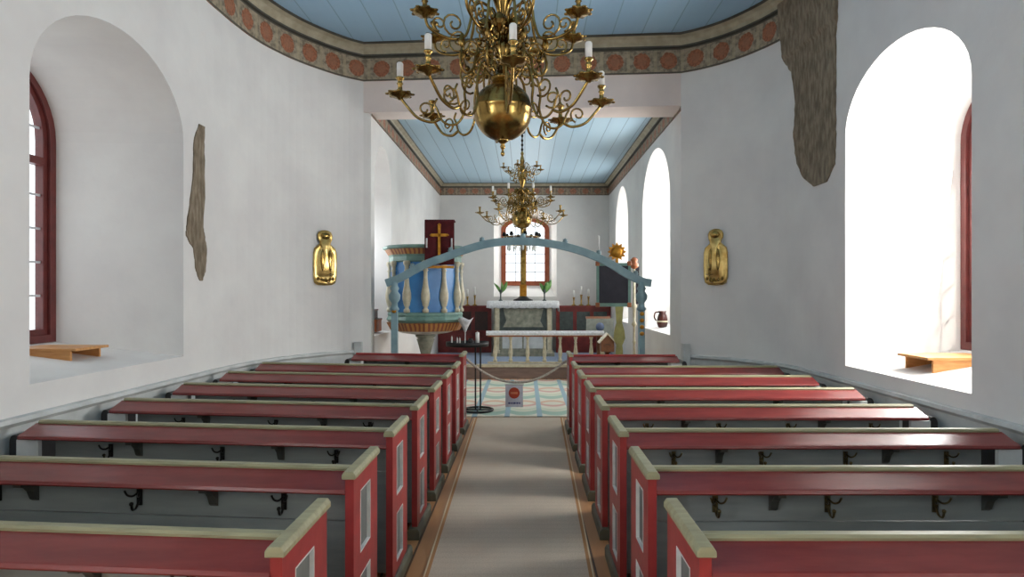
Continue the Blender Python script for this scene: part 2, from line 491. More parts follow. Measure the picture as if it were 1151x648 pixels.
# floor, platform, ceilings
mb = MB(); mb.box(-5.0, 5.0, YB - .3, 18.6, -.2, 0)
struct(mb.build('floor', M['floor']))
mb = MB(); mb.box(CXL, CXR, 13.85, YF, 0, .30)
plat = struct(mb.build('floor_platform', M['bluecarpet']))
mb = MB(); mb.box(CXL, CXR, 13.80, 13.85, .0, .26); mb.build('riser', M['stepwood'], plat)
mb = MB(); mb.box(CXL, CXR, 13.76, 13.95, .26, .315); mb.build('nosing', M['cream'], plat)
mb = MB(); mb.box(-4.0, 4.0, YB - .3, 9.6, ZN, ZN + .4)
struct(mb.build('ceiling', M['nave_ceiling']))
mb = MB(); mb.box(-2.7, 2.7, 9.62, YF + .2, ZC, ZC + .3)
struct(mb.build('ceiling_chancel', M['chancel_ceiling']))

# cornices: a sweep along the wall path
def sweep(mb, path, prof, z_uv=None, smooth=False):
    """path: 2-D points; prof: (offset into room, z); interior lies to the right of travel"""
    n = len(path); nor = []
    for i in range(n):
        def nn(a, b):
            d = (b - a); d.z = 0; d.normalize(); return Vector((d.y, -d.x, 0))
        if i == 0: v = nn(path[0], path[1])
        elif i == n - 1: v = nn(path[-2], path[-1])
        else:
            a, b = nn(path[i - 1], path[i]), nn(path[i], path[i + 1])
            v = (a + b); v.normalize(); v = v / max(.5, v.dot(a))
        nor.append(v)
    s = 0; prev = None
    for i in range(n):
        if i: s += (path[i] - path[i - 1]).length
        ring = [path[i] + nor[i] * o + Vector((0, 0, z)) for o, z in prof]
        if prev:
            for k in range(len(prof) - 1):
                u0, u1 = k / (len(prof) - 1), (k + 1) / (len(prof) - 1)
                mb.poly([prev[0][k], ring[k], ring[k + 1], prev[0][k + 1]], smooth, [(prev[1], u0), (s, u0), (s, u1), (prev[1], u1)])
        prev = (ring, s)
V2 = lambda x, y: Vector((x, y, 0))
nave_path = [V2(XL, YB), V2(XL, 2), V2(XL, 5)] + [V2(p.x, p.y) for p in L_CURVE] + [V2(p.x, p.y) for p in R_CURVE[::-1]] + [V2(XR, 5), V2(XR, 2), V2(XR, YB)]
nave_path.insert(len(L_CURVE) + 3, V2(-.08, 9.275))
mb = MB(); sweep(mb, nave_path, [(.015, 5.10), (.015, 5.46)]); sweep(mb, nave_path, [(0, 5.10), (.015, 5.10)])
t1 = struct(mb.build('trim_1', M['frieze'], fix=False))
mb = MB(); sweep(mb, nave_path, [(.015, 5.46), (.055, 5.465), (.06, 5.485)])
mb.build('cornice_line', M['darkline'], t1, fix=False)
mb = MB(); sweep(mb, nave_path, [(.06, 5.485), (.07, 5.53), (.11, 5.57), (.17, 5.595)], smooth=True)
mb.build('cornice_cove', M['cove'], t1, fix=False)
mb = MB(); sweep(mb, nave_path, [(.17, 5.595), (.195, 5.60), (.20, ZN + .01)])
mb.build('cornice_edge', M['darkline'], t1, fix=False)
ch_path = [V2(CXL, 9.5), V2(CXL, 13), V2(CXL, YF), V2(0, YF), V2(CXR, YF), V2(CXR, 13), V2(CXR, 9.16)]
mb = MB(); sweep(mb, ch_path, [(.015, 4.60), (.015, 4.82)]); sweep(mb, ch_path, [(0, 4.60), (.015, 4.60)])
t2 = struct(mb.build('trim_2', M['frieze2'], fix=False))
mb = MB(); sweep(mb, ch_path, [(.015, 4.82), (.05, 4.825), (.055, 4.84)]); sweep(mb, ch_path, [(.125, 4.90), (.14, ZC + .005)])
mb.build('cornice_line', M['darkline'], t2, fix=False)
mb = MB(); sweep(mb, ch_path, [(.055, 4.84), (.07, 4.87), (.125, 4.90)], smooth=True)
mb.build('cornice_cove', M['cove'], t2, fix=False)

# wainscot rails along the nave walls
def clip_path(curve, side):
    X = XL if side < 0 else XR
    p = [V2(X, YB), V2(X, 3)] + [V2(q.x, q.y) for q in curve[:-1]]
    return p if side < 0 else p[::-1]
for k, (curve, side, zr) in enumerate(((L_CURVE, -1, 1.04), (R_CURVE, 1, 1.0))):
    p = clip_path(curve, side)
    mb = MB(); sweep(mb, p, [(.001, zr), (.05, zr - .005), (.055, zr - .035), (.03, zr - .06), (.02, zr - .065)])
    o = struct(mb.build('trim_%d' % (3 + k), M['pale'], fix=False))
    mb = MB(); sweep(mb, p, [(.02, zr - .065), (.02, .0)])
    mb.build('wainscot_panel', M['pale'], o, fix=False)
    q = curve[-1]
    mb = MB(); mb.box(q.x - (.10 if side < 0 else 0) , q.x + (0 if side < 0 else .10), q.y - .14, q.y - .04, 0, 1.16)
    o = struct(mb.build('trim_%d' % (5 + k), M['pale']))

# bare patches where the limewash has come off
def wall_patch(name, curve, side, outline, parent):
    """outline: (pixel-free) list of (arc position along wall, z); follows the wall as a thin crust"""
    X = XL if side < 0 else XR
    pts = [V2(X, 0)] + [V2(q.x, q.y) for q in curve]
    cum = [0]
    for a, b in zip(pts, pts[1:]): cum.append(cum[-1] + (b - a).length)
    def at(s, off):
        for i in range(len(pts) - 1):
            if s <= cum[i + 1] or i == len(pts) - 2:
                t = (s - cum[i]) / (cum[i + 1] - cum[i]); d = (pts[i + 1] - pts[i]).normalized()
                n = Vector((d.y, -d.x, 0)) * (1 if side < 0 else -1)
                return pts[i].lerp(pts[i + 1], t) + n * off
    mb = MB(); rows = []
    for sl, sr, z, off in outline:
        rows.append([at(sl, .0) + Vector((0, 0, z))] + [at(sl + (sr - sl) * k / 6, off) + Vector((0, 0, z)) for k in range(7)] + [at(sr, .0) + Vector((0, 0, z))])
    for A, B in zip(rows, rows[1:]):
        for k in range(len(A) - 1): mb.poly([A[k], A[k + 1], B[k + 1], B[k]])
    mb.poly(rows[0]); mb.poly(rows[-1][::-1])
    o = mb.build(name, M['bare'], parent)
    o['label'] = 'bare grey brown stone where the limewash is missing'
    return o
def jitter(rows, n=6, j=.009):
    out = []
    for (a, b, z, o), (a2, b2, z2, o2) in zip(rows, rows[1:]):
        for k in range(n):
            t = k / n
            out.append((a + (a2 - a) * t + random.uniform(-j, j), b + (b2 - b) * t + random.uniform(-j, j), z + (z2 - z) * t, o))
    out.append(rows[-1]); return out
def arc_y(px_, side):   # wall position seen at a bearing, straight part only
    return (XL if side < 0 else XR) * 700 / (px_ - 590)
YL = lambda p: arc_y(p, -1)
wall_patch('bare_patch', L_CURVE, -1, jitter([
    (6.68, 6.80, 3.70, .012), (6.58, 6.78, 3.50, .012), (6.54, 6.80, 3.0, .012), (6.44, 6.76, 2.60, .012),
    (6.42, 6.80, 2.48, .012), (6.56, 6.84, 2.36, .012), (6.62, 6.80, 2.12, .012), (6.70, 6.74, 2.02, .012)]), wall_left)
wall_patch('bare_patch', R_CURVE, 1, jitter([
    (6.66, 7.90, 5.60, .07), (6.66, 7.88, 5.1, .05), (6.67, 7.84, 4.80, .025), (6.70, 7.70, 4.62, .018), (6.70, 7.62, 4.2, .018), (6.70, 7.66, 3.8, .018),
    (6.70, 7.60, 3.5, .018), (6.72, 7.46, 3.28, .018), (6.90, 7.2, 3.12, .018)], 6, .009), wall_right)

# ------------------------------------------------------------------ pews
YN0, PITCH = 2.13, .89
AL, AR = -.83, .597
ORD = ['first', 'second', 'third', 'fourth', 'fifth', 'sixth', 'seventh', 'eighth']

def make_pew(side, U, hooks, brackets, tall=0.0):
    """side -1 left / +1 right; origin at the aisle face, near edge; u runs outward to the wall"""
    sh = .055 if side < 0 else .0          # backs stand slightly askew
    st = .012 if side < 0 else .0
    E = lambda u, y, z: (side * u, y, z)
    B = lambda u, y, z: (side * u, y + sh * u, z + st * u + tall)
    root = thing('pew', '', 'pew')
    # aisle end
    holes = ((.575, .89), (.147, .46)); ya_, yb_ = .12, .32; top = .985 + tall
    mb = MB(); mb.box(.020, .042, 0, .48, .085, top, E)
    mb.box(0, .020, 0, ya_, .085, top, E); mb.box(0, .020, yb_, .48, .085, top, E)
    for z0, z1 in ((.085, .147), (.46, .575), (.89, top)): mb.box(0, .020, ya_, yb_, z0, z1, E)
    mb.build('end_panel', M['end_red'], root)
    mb = MB()
    prof = [(-.013, .984), (.055, .984), (.055, 1.004), (.043, 1.022), (-.001, 1.022), (-.013, 1.004)]
    mb.prism(prof, lambda a, z: E(a, -.018, z + tall), lambda a, z: E(a, .495, z + tall))
    mb.build('end_cap', M['olive'], root, bevel=.004)
    mb = MB()
    prof = [(-.025, 0), (.07, 0), (.07, .06), (.058, .085), (-.012, .085), (-.025, .06)]
    mb.prism(prof, lambda a, z: E(a, -.05, z), lambda a, z: E(a, .56, z))
    mb.build('foot', M['foot'], root, bevel=.004)
    for z0, z1 in holes:
        mb = MB(); w = .005
        mb.box(-.002, .0195, ya_, ya_ + w, z0, z1, E); mb.box(-.002, .0195, yb_ - w, yb_, z0, z1, E)
        mb.box(-.002, .0195, ya_, yb_, z0, z0 + w, E); mb.box(-.002, .0195, ya_, yb_, z1 - w, z1, E)
        f = mb.build('panel_frame', M['white'], root); f['label'] = 'white moulding'
        mb = MB(); mb.box(.0165, .0195, ya_ + w, yb_ - w, z0 + w, z1 - w, E); mb.build('inset_panel', M['inset'], f)
    mb = MB(); mb.box(.042, .056, .150, .17, .06, .88 + tall, E); mb.build('pale_glint_strip', M['pale'], root)  # pale strip painting in the specular edge beside the end panel
    # back
    mb = MB(); mb.box(.042, U - .1, .17, .20, .05, .712, B); mb.box(.042, U - .1, .168, .20, .72, .98, B)
    mb.build('back_board', M['grey'], root)
    mb = MB()
    prof = [(.142, .978), (.19, .978), (.195, .99), (.186, 1.0), (.15, 1.0), (.140, .990)]
    mb.prism(prof, lambda y, z: B(.042, y, z), lambda y, z: B(U, y, z)); mb.build('top_rail', M['end_red' if tall else 'olive'], root)
    mb = MB()
    prof = [(.150, .982), (.150, .955), (.012, .905), (-.006, .905), (-.012, .913), (-.008, .928), (.0, .932)]
    mb.prism(prof, lambda y, z: B(.042, y, z), lambda y, z: B(U + .02, y, z)); mb.build('book_ledge', M['red'], root)
    for u in brackets:
        mb = MB(); prof = [(.17, .935), (.04, .912), (.045, .875), (.10, .86), (.13, .83), (.15, .785), (.17, .77)]
        mb.prism(prof, lambda y, z: B(u - .02, y, z), lambda y, z: B(u + .02, y, z)); mb.build('bracket', M['bracket'], root)
    for u in hooks:
        mb = MB(); mb.box(u - .014, u + .014, .160, .168, .765, .85, B)
        for sx in (-1, 1):
            p = crom([(u, .160, .835), (u + sx * .014, .13, .822), (u + sx * .030, .11, .832), (u + sx * .040, .10, .858)], 4)
            mb.tube([B(*q) for q in p], .0055, 6)
        p = crom([(u, .160, .795), (u, .135, .76), (u, .105, .76), (u, .095, .79)], 4)
        mb.tube([B(*q) for q in p], .0065, 6)
        mb.lathe([(0, -.011), (.009, -.007), (.011, 0), (.009, .007), (0, .011)], B(u, .095, .793), 8)
        mb.build('coat_hook', M['hookbrass'] if side > 0 else M['iron'], root)
    # seat and wall side
    mb = MB(); mb.box(.042, U - .02, .20, .56, .42, .455, B); mb.box(.042, U - .02, .50, .53, .05, .42, B)
    mb.build('seat', M['grey'], root)
    mb = MB(); mb.box(U - .09, U + .06, .03, .06, .0, .895, lambda u, y, z: B(u, y, z) if z > .5 else (side * u, y + sh * u, 0)); o = mb.build('wall_post', M['pale'], root)
    o['label'] = 'pale grey board at the wall end'
    mb = MB(); prof = [(U + .065, .0), (U + .065, .87)] + [(U + .10 - .035 * math.cos(PI * k / 8), .87 + .05 * math.sin(PI * k / 8)) for k in range(1, 8)] + [(U + .135, .87), (U + .135, 0)]
    mb.prism(prof, lambda u, z: B(u, .06, z) if z > .5 else (side * u, .06 + sh * U, 0), lambda u, z: B(u, .40, z) if z > .5 else (side * u, .40 + sh * U, 0))
    o = mb.build('wall_end', M['black'], root); o['label'] = 'black rounded board at the wall end'
    return root

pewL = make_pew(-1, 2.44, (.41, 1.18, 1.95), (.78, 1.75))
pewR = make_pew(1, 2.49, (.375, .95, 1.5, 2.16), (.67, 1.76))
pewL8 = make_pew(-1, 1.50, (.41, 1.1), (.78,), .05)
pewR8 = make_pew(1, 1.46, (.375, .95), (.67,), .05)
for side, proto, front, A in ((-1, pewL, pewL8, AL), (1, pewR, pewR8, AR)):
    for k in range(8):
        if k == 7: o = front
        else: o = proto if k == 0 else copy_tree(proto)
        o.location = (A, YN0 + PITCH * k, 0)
        sname = 'left' if side < 0 else 'right'
        r = 7 - k
        if r == 0: lab = 'short red front pew just before the chancel, %s of the carpet' % sname
        elif k == 0: lab = 'red pew at the back, cut off by the frame, %s of the carpet' % sname
        else: lab = 'red and grey pew %s of the carpet, %s row behind the short front pew' % (sname, ORD[r - 1])
        o['label'] = lab; o['group'] = 'pews %s of the carpet' % sname

# ------------------------------------------------------------------ carpet and rug
mb = MB()
ys = [-.6 + (9.42 + .6) * k / 40 for k in range(41)]
def cx(y):
    t = (y - 4.2) / (9.4 - 4.2)
    return -.675 - .082 * max(-.5, t), .462 + .11 * max(-.5, t)
for z0, z1 in ((.012, .012),):
    for a, b in zip(ys, ys[1:]):
        l0, r0 = cx(a); l1, r1 = cx(b)
        v0, v1 = a / 10, b / 10
        mb.poly([(l0, a, .012), (r0, a, .012), (r1, b, .012), (l1, b, .012)], False, [(0, v0), (1, v0), (1, v1), (0, v1)])
        mb.poly([(l0, a, 0.001), (l0, a, .012), (l1, b, .012), (l1, b, .001)], False, [(0, v0)] * 4)
        mb.poly([(r0, a, .012), (r0, a, 0.001), (r1, b, .001), (r1, b, .012)], False, [(1, v0)] * 4)
    a = ys[-1]; l0, r0 = cx(a); mb.poly([(l0, a, .012), (r0, a, .012), (r0, a, .001), (l0, a, .001)], False, [(0, 1), (1, 1), (1, 1), (0, 1)])
tag(mb.build('carpet_runner', M['carpet'], fix=False), 'long beige carpet runner with orange and pale border down the aisle', 'carpet')
mb = MB(); mb.box(-1.28, 1.22, 9.50, 13.55, .001, .014)
tag(mb.build('rug', M['rug']), 'woven rug in green, cream, pink and blue before the altar step', 'rug')

# ------------------------------------------------------------------ brass chandeliers
def spiral(cx_, cz, r0, r1, a0, turns, n=18):
    return [(cx_ + (r0 + (r1 - r0) * k / n) * math.cos(a0 + turns * 2 * PI * k / n), 0, cz + (r0 + (r1 - r0) * k / n) * math.sin(a0 + turns * 2 * PI * k / n)) for k in range(n + 1)]
def flat(p): return [(a, 0, b) for a, b in p]
PAN = [(0, -.018), (.012, -.016), (.02, -.004), (.052, .002), (.068, .012), (.073, .018), (.062, .013), (.034, .009), (.016, .010), (.014, .024), (.022, .032), (.014, .042), (.013, .07), (.020, .078), (.014, .084), (.014, .096), (.025, .106), (.025, .114), (0, .114)]
def make_arm(name, root, ball_z, R, dz, s, candle_h, low=True, r=.0085):
    """arm in the local x-z plane, end of arm at (R, dz) above the ball centre"""
    mb = MB()
    if low:
        pts = [(.05, .17), (.11, .25), (.19, .23), (.225, .12), (.22, .02), (.255, -.065), (.31, -.088), (.36, -.06), (.385, 0.0), (.40, .03), (.385, .065)]
        k = R / .60
        pts = [(a * k, b * s) for a, b in pts]
        mb.tube(crom(flat(pts), 5), r * s, 7, lambda t: 1.0 - .25 * t)
        q = [(.365, -.055), (.42, -.075), (.50, -.05), (.565, .02), (.60, dz / s)]
        mb.tube(crom(flat([(a * k, b * s) for a, b in q]), 5), r * s, 7)
        mb.tube(spiral(.30 * k, .09 * s, .06 * s, .012 * s, -PI * .75, 1.35), r * .75 * s, 6)
        mb.tube(spiral(.455 * k, .0, .05 * s, .012 * s, PI * 1.4, -1.2), r * .7 * s, 6)
    else:
        k = R / .47
        q = dz / s; pts = [(.04, q - .02), (.07, q + .09), (.13, q + .13), (.185, q + .09), (.20, q + .01), (.235, q - .085), (.31, q - .11), (.39, q - .095), (.45, q - .06), (.47, q)]
        pts = [(a * k, b * s) for a, b in pts]
        mb.tube(crom(flat(pts), 6), r * s, 7)
        mb.tube(spiral(.30 * k, dz - .02 * s, .075 * s, .012 * s, -PI * .7, 1.5), r * .75 * s, 6)
        mb.tube(spiral(.385 * k, dz - .035 * s, .045 * s, .010 * s, PI * 1.5, 1.3), r * .7 * s, 6)
        mb.tube(spiral(.14 * k, dz + .02 * s, .06 * s, .012 * s, -PI * .5, -1.3), r * .75 * s, 6)
    arm = mb.build('arm', M['brass'], root, (0, 0, ball_z))
    mb = MB()
    seg = 12
    prof = [(a * s, b * s) for a, b in PAN]
    mb.lathe(prof, (R, 0, dz), seg)
    # petals round the rim
    for k in range(8):
        a = 2 * PI * k / 8
        c = Vector((R + .071 * s * math.cos(a), .071 * s * math.sin(a), dz + .016 * s))
        mb.lathe([(0, -.006 * s), (.013 * s, -.003 * s), (.015 * s, .003 * s), (0, .006 * s)], c, 8)
    mb.build('drip_pan', M['brass'], arm)
    if candle_h:
        mb = MB(); mb.lathe([(.0135 * s, .105 * s), (.019 * s, .105 * s), (.019 * s, candle_h * .97 * s), (.014 * s, candle_h * s), (0, candle_h * s)], (R, 0, dz), 12)
        mb.build('candle', M['candle'], arm)
    return arm
def make_ornament(root, ball_z, zc, s):
    """scrolled leaf bracket with a flame shaped finial, between the arms"""
    mb = MB(); r = .0075 * s
    mb.tube(crom(flat([(.045 * s, zc - .10 * s), (.11 * s, zc - .02 * s), (.17 * s, zc - .05 * s), (.19 * s, zc - .13 * s), (.235 * s, zc - .17 * s), (.27 * s, zc - .12 * s), (.255 * s, zc - .04 * s)]), 5), r, 6)
    mb.tube(spiral(.20 * s, zc - .02 * s, .055 * s, .01 * s, -PI * .3, 1.5), r * .8, 6)
    mb.tube(spiral(.12 * s, zc + .06 * s, .05 * s, .01 * s, -PI * .6, -1.4), r * .8, 6)
    mb.tube(spiral(.16 * s, zc - .14 * s, .045 * s, .01 * s, PI * .6, 1.3), r * .8, 6)
    for (a, b, q) in ((.225, -.08, .02), (.15, .02, .018), (.10, -.06, .018), (.20, -.17, .016)):
        mb.lathe([(0, -q * s), (q * .7 * s, -q * .6 * s), (q * s, 0), (q * .6 * s, q * .7 * s), (0, q * s)], (a * s, 0, zc + b * s), 8)
    mb.lathe([(0, -.03 * s), (.012 * s, -.02 * s), (.024 * s, .0), (.016 * s, .03 * s), (.006 * s, .055 * s), (0, .065 * s)], (.262 * s, 0, zc + .0 * s), 10, sx=1, sy=.6)
    return mb.build('scroll_ornament', M['brass'], root, (0, 0, ball_z))
def place_round(first, n, off):
    for k in range(n):
        o = first if k == 0 else copy_tree(first, first.parent)
        a = off + 2 * PI * k / n
        o.rotation_euler = (0, 0, a)

def chandelier(label, loc, s, low, high, top_z, orn_z, candles2, mid=None):
    """loc = ball centre"""
    root = thing('chandelier', label, 'chandelier', (loc[0], loc[1], loc[2]), 0)
    r = .172 * s
    ball = [(0, -r * 1.0)] + [(r * math.sin(a), -r * math.cos(a)) for a in [PI * k / 20 for k in range(1, 11)]]
    ball += [(r * 1.025, .006 * s), (r * 1.03, .018 * s), (r * 1.005, .028 * s)]
    ball += [(r * .985 * math.cos(a), .03 * s + r * .80 * math.sin(a)) for a in [PI / 2 * k / 9 for k in range(1, 8)]] + [(.05 * s, .165 * s), (.05 * s, .175 * s)]
    mb = MB(); mb.lathe(ball, seg=36); mb.build('ball', M['brass'], root)
    mb = MB(); mb.lathe([(0, -.265 * s), (.010 * s, -.258 * s), (.013 * s, -.247 * s), (.008 * s, -.236 * s), (.006 * s, -.225 * s), (.012 * s, -.218 * s), (.016 * s, -.205 * s), (.010 * s, -.192 * s), (.02 * s, -.184 * s), (.032 * s, -.176 * s), (.036 * s, -.168 * s), (.03 * s, -.158 * s), (0, -.155 * s)], seg=18)
    mb.build('finial', M['brass'], root)
    T = top_z - loc[2]
    prof = [(.05, .17), (.075, .185), (.078, .20), (.05, .215), (.034, .25), (.03, .29), (.045, .33), (.06, .37), (.048, .41), (.03, .44), (.026, .47), (.05, .49), (.055, .505), (.03, .52), (.026, .56),
            (.04, .61), (.062, .67), (.066, .71), (.05, .76), (.028, .80), (.024, .84), (.05, .86), (.05, .88), (.026, .90), (.03, .96), (.042, 1.02), (.03, 1.08), (.018, 1.12), (.03, 1.15), (.018, 1.18), (.008, 1.2)]
    mb = MB(); mb.lathe([(a * s, b * s) for a, b in prof], seg=20); mb.build('shaft', M['brass'], root)
    mb = MB(); mb.lathe([(.011, 1.195 * s), (.011, T)], seg=10)
    z = 1.22 * s
    while z < T - .05:
        mb.lathe([(0, -.03), (.02, -.02), (.024, 0), (.02, .02), (0, .03)], (0, 0, z), 8); z += .085
    mb.lathe([(0, -.07), (.05, -.05), (.06, -.02), (.06, .0)], (0, 0, T), 14)
    mb.build('hanger', M['iron'], root)
    R, dz, n, off, ch = low
    place_round(make_arm('arm', root, 0, R, dz, s, ch, True), n, off)
    R, dz, n, off = high
    place_round(make_arm('arm', root, 0, R, dz, s, candles2, False), n, off)
    place_round(make_ornament(root, 0, orn_z, s), 8, PI / 8 + .1)
    place_round(make_ornament(root, 0, orn_z + .52 * s, s * .8), 6, .2)
    for k in range(6):
        a = 2 * PI * k / 6 + .35
        mb = MB(); mb.lathe([(0, -.065), (.012, -.055), (.03, -.04), (.052, -.005), (.046, .03), (.022, .045), (.012, .055), (0, .06)], (0, 0, 0), 12)
        mb.build('brass_bulb', M['brass'], root, (.105 * s * math.cos(a), .105 * s * math.sin(a), .49 * s))
    if mid: 
        R, dz, n, off = mid
        place_round(make_arm('arm', root, 0, R, dz, s * .8, 0, False, .007), n, off)
    return root
# bearing 0 of the arms is +x; the nearest arm points to -y
chandelier('large brass ball chandelier with scrolled arms hanging over the aisle', (-.132, 3.70, 2.96), 1.0,
           (.60, .065, 8, -PI / 2 + math.radians(7), .20), (.47, .495, 8, -PI / 2 + math.radians(22.5)), ZN, .36, 0)
for o in list(bpy.data.objects):      # the two arms on the far side have lost their candles
    if o.name.startswith('candle') and o.parent and o.parent.name.startswith('arm'):
        a = math.degrees(o.parent.rotation_euler.z) % 360
        if 30 < a < 75 or 120 < a < 160: bpy.data.objects.remove(o)
chandelier('brass ball chandelier hanging deeper in the chancel under pale blue boards', (-.05, 11.6, 3.27), 1.06,
           (.80, .08, 8, -PI / 2 + math.radians(14), 0), (.57, .36, 8, -PI / 2 + math.radians(20)), ZC, .30, .21, (.36, .93, 6, .3))

# ------------------------------------------------------------------ crystal chandelier by the altar window
root = thing('crystal_chandelier', 'small crystal chandelier hanging in front of the altar window', 'chandelier', (-.08, 15.3, 3.27))
mb = MB(); mb.tube([(0, 0, -.5), (0, 0, ZC - 3.28)], .008, 6); mb.lathe([(0, -.05), (.03, -.04), (.05, 0)], (0, 0, ZC - 3.28), 10); mb.build('hanger', M['iron'], root)
mb = MB()
for zz, rr in ((0, .44), (-.18, .34)):
    mb.tube([(rr * math.cos(2 * PI * k / 28), rr * math.sin(2 * PI * k / 28), zz) for k in range(29)], .010, 6)
for k in range(8):
    a = 2 * PI * k / 8; mb.tube(crom([(0, 0, -.1), (.15 * math.cos(a), .15 * math.sin(a), -.14), (.44 * math.cos(a), .44 * math.sin(a), 0)], 5), .008, 6)
mb.build('ring', M['dull_brass'], root)
mb = MB(); mb.lathe([(0, 0), (.04, .008), (.055, .04), (.045, .05), (.03, .10), (0, .10)], (0, 0, 0), 10)
cup = mb.build('cup', M['iron'], root, (.44, 0, .0))
mb = MB(); mb.lathe([(0, -.16), (.02, -.12), (.028, -.05), (.01, 0), (0, 0)], (0, 0, 0), 6, False)
drop = mb.build('crystal_drop', M['crystal'], root, (.44, 0, -.03))
for k in range(8):
    a = 2 * PI * k / 8 + .2
    o = cup if k == 0 else cup.copy()
    if k: COL.objects.link(o)
    o.location = (.44 * math.cos(a), .44 * math.sin(a), 0.01)
for k in range(24):
    a = 2 * PI * k / 12 + .1; lv = k // 12
    o = drop if k == 0 else drop.copy()
    if k: COL.objects.link(o)
    rr = .44 if lv == 0 else .34
    o.location = (rr * math.cos(a), rr * math.sin(a), -.012 if lv == 0 else -.192)

# ------------------------------------------------------------------ wall sconces
def sconce(label, pos, ang):
    """front faces local -y"""
    root = thing('wall_sconce', label, 'sconce', pos, ang, 'brass wall sconces')
    out = [(0, -.40), (.10, -.395), (.155, -.36), (.172, -.28), (.175, -.1), (.172, .06), (.155, .13), (.10, .175), (.075, .20), (.085, .235), (.105, .27), (.11, .32), (.09, .365), (.045, .39), (0, .395)]
    full = [(x, z) for x, z in out] + [(-x, z) for x, z in out[-2:0:-1]]
    mb = MB(); rings = []
    cz = lambda z: z
    for f, d in ((1.0, -.002), (1.0, -.02), (.90, -.035), (.80, -.024), (.6, -.05), (.3, -.068), (.05, -.072)):
        rings.append([mb.bm.verts.new((x * f, d, (-.05 if z < .18 else -.05) + (z + .05) * (f if z < .18 else 1 - (1 - f) * .75))) for x, z in full])
    n = len(full)
    for A, B in zip(rings, rings[1:]):
        for k in range(n): mb.face([A[k], A[(k + 1) % n], B[(k + 1) % n], B[k]], True)
    mb.face(rings[-1])
    mb.build('back_plate', M['plate_brass'], root)
    mb = MB()
    mb.lathe([(0, -.055), (.05, -.04), (.075, 0), (.05, .04), (0, .055)], (0, -.045, .31), 12, sy=.4)
    mb.build('crown_boss', M['brass'], root)
    for k in range(-2, 3):
        mb = MB(); mb.lathe([(0, -.03), (.022, 0), (0, .03)], (k * .055, -.05, -.33 + .012 * abs(k)), 8, sy=.7)
        mb.build('rim_boss', M['brass'], root)
    for k in (-.055, .055):
        mb = MB(); mb.lathe([(0, -.16), (.02, -.12), (.034, 0), (.02, .12), (0, .16)], (k, -.065, -.04), 10, sy=.4)
        mb.build('embossed_leaf', M['brass'], root)
    mb = MB(); mb.tube(crom([(0, -.06, -.30), (0, -.12, -.36), (0, -.20, -.34), (0, -.22, -.27)], 6), .010, 8)
    arm = mb.build('arm', M['brass'], root)
    mb = MB(); mb.lathe([(a * .8, b * .8) for a, b in PAN], (0, -.22, -.26), 12); mb.build('drip_pan', M['brass'], arm)
sconce('brass wall sconce with rounded crown hanging between left wall patch and pulpit', (-2.885, 8.97, 2.40), math.atan2(.27, .33) * 1.0)
sconce('brass wall sconce on right wall below the wide bare patch', (2.69, 8.77, 2.40), -math.atan2(.25, .30))

# ------------------------------------------------------------------ window sill stands
def sill_stand(label, x_in, x_out, y0, y1, z_top, zi, zo):
    s = 1 if x_out > x_in else -1
    root = thing('sill_stand', label, 'stand', (0, 0, 0))
    root.location = (x_in, y0, zi)
    def L(x, y, z): return (x - x_in, y - y0, z - zi)
    mb = MB(); mb.hexa([L(*p) for p in ((x_in - s * .06, y0 - .02, z_top - .022), (x_out, y0 - .02, z_top - .022), (x_out, y1 + .02, z_top - .022), (x_in - s * .06, y1 + .02, z_top - .022),
                                        (x_in - s * .06, y0 - .02, z_top), (x_out, y0 - .02, z_top), (x_out, y1 + .02, z_top), (x_in - s * .06, y1 + .02, z_top))])
    mb.build('top_board', M['pine'], root)
    for y in (y0, y1 - .022):
        mb = MB(); mb.hexa([L(*p) for p in ((x_in, y, zi), (x_out, y, zo), (x_out, y + .022, zo), (x_in, y + .022, zi), (x_in, y, z_top - .022), (x_out, y, z_top - .022), (x_out, y + .022, z_top - .022), (x_in, y + .022, z_top - .022))])
        mb.build('side_board', M['pine'], root)
zs = lambda x: 1.24 + (abs(x) - 3.5) / 1.25 * .16
sill_stand('low pine stand on the left window sill', -3.95, -4.5, 5.41, 5.80, 1.405, zs(-3.95), zs(-4.5))
zs2 = lambda x: 1.13 + (x - 3.35) / 1.1 * .19
sill_stand('low pine stand on the sunny right window sill', 3.62, 4.22, 5.52, 5.93, 1.315, zs2(3.62), zs2(4.22))

# ------------------------------------------------------------------ blue candle arch
ay = 9.42
root = thing('candle_arch', 'grey blue wooden candle arch spanning the chancel opening on two posts', 'arch', (0, ay, 0))
def K(px_, py_, Y=ay): return ((px_ - 590) * Y / 700, 1.88 - (py_ - 330) * Y / 700)
c = [K(*p) for p in ((434, 318), (450, 312), (478, 297), (500, 289), (528, 279), (556, 272.5), (588, 271), (620, 274), (650, 281), (680, 293), (705, 308), (722, 316), (732, 318))]
cc = crom([(a, 0, b) for a, b in c], 4)
mb = MB(); rings = []
for i, p in enumerate(cc):
    t = (cc[min(i + 1, len(cc) - 1)] - cc[max(i - 1, 0)]).normalized(); nn = Vector((-t.z, 0, t.x))
    h = .058
    rings.append([mb.bm.verts.new(p + nn * a + Vector((0, b, 0))) for a, b in ((-h, -.035), (h, -.035), (h, .035), (-h, .035))])
for A, B in zip(rings, rings[1:]):
    for k in range(4): mb.face([A[k], A[(k + 1) % 4], B[(k + 1) % 4], B[k]])
mb.face(rings[0]); mb.face(rings[-1][::-1])
mb.build('arch_beam', M['blue_wood'], root, bevel=.006)
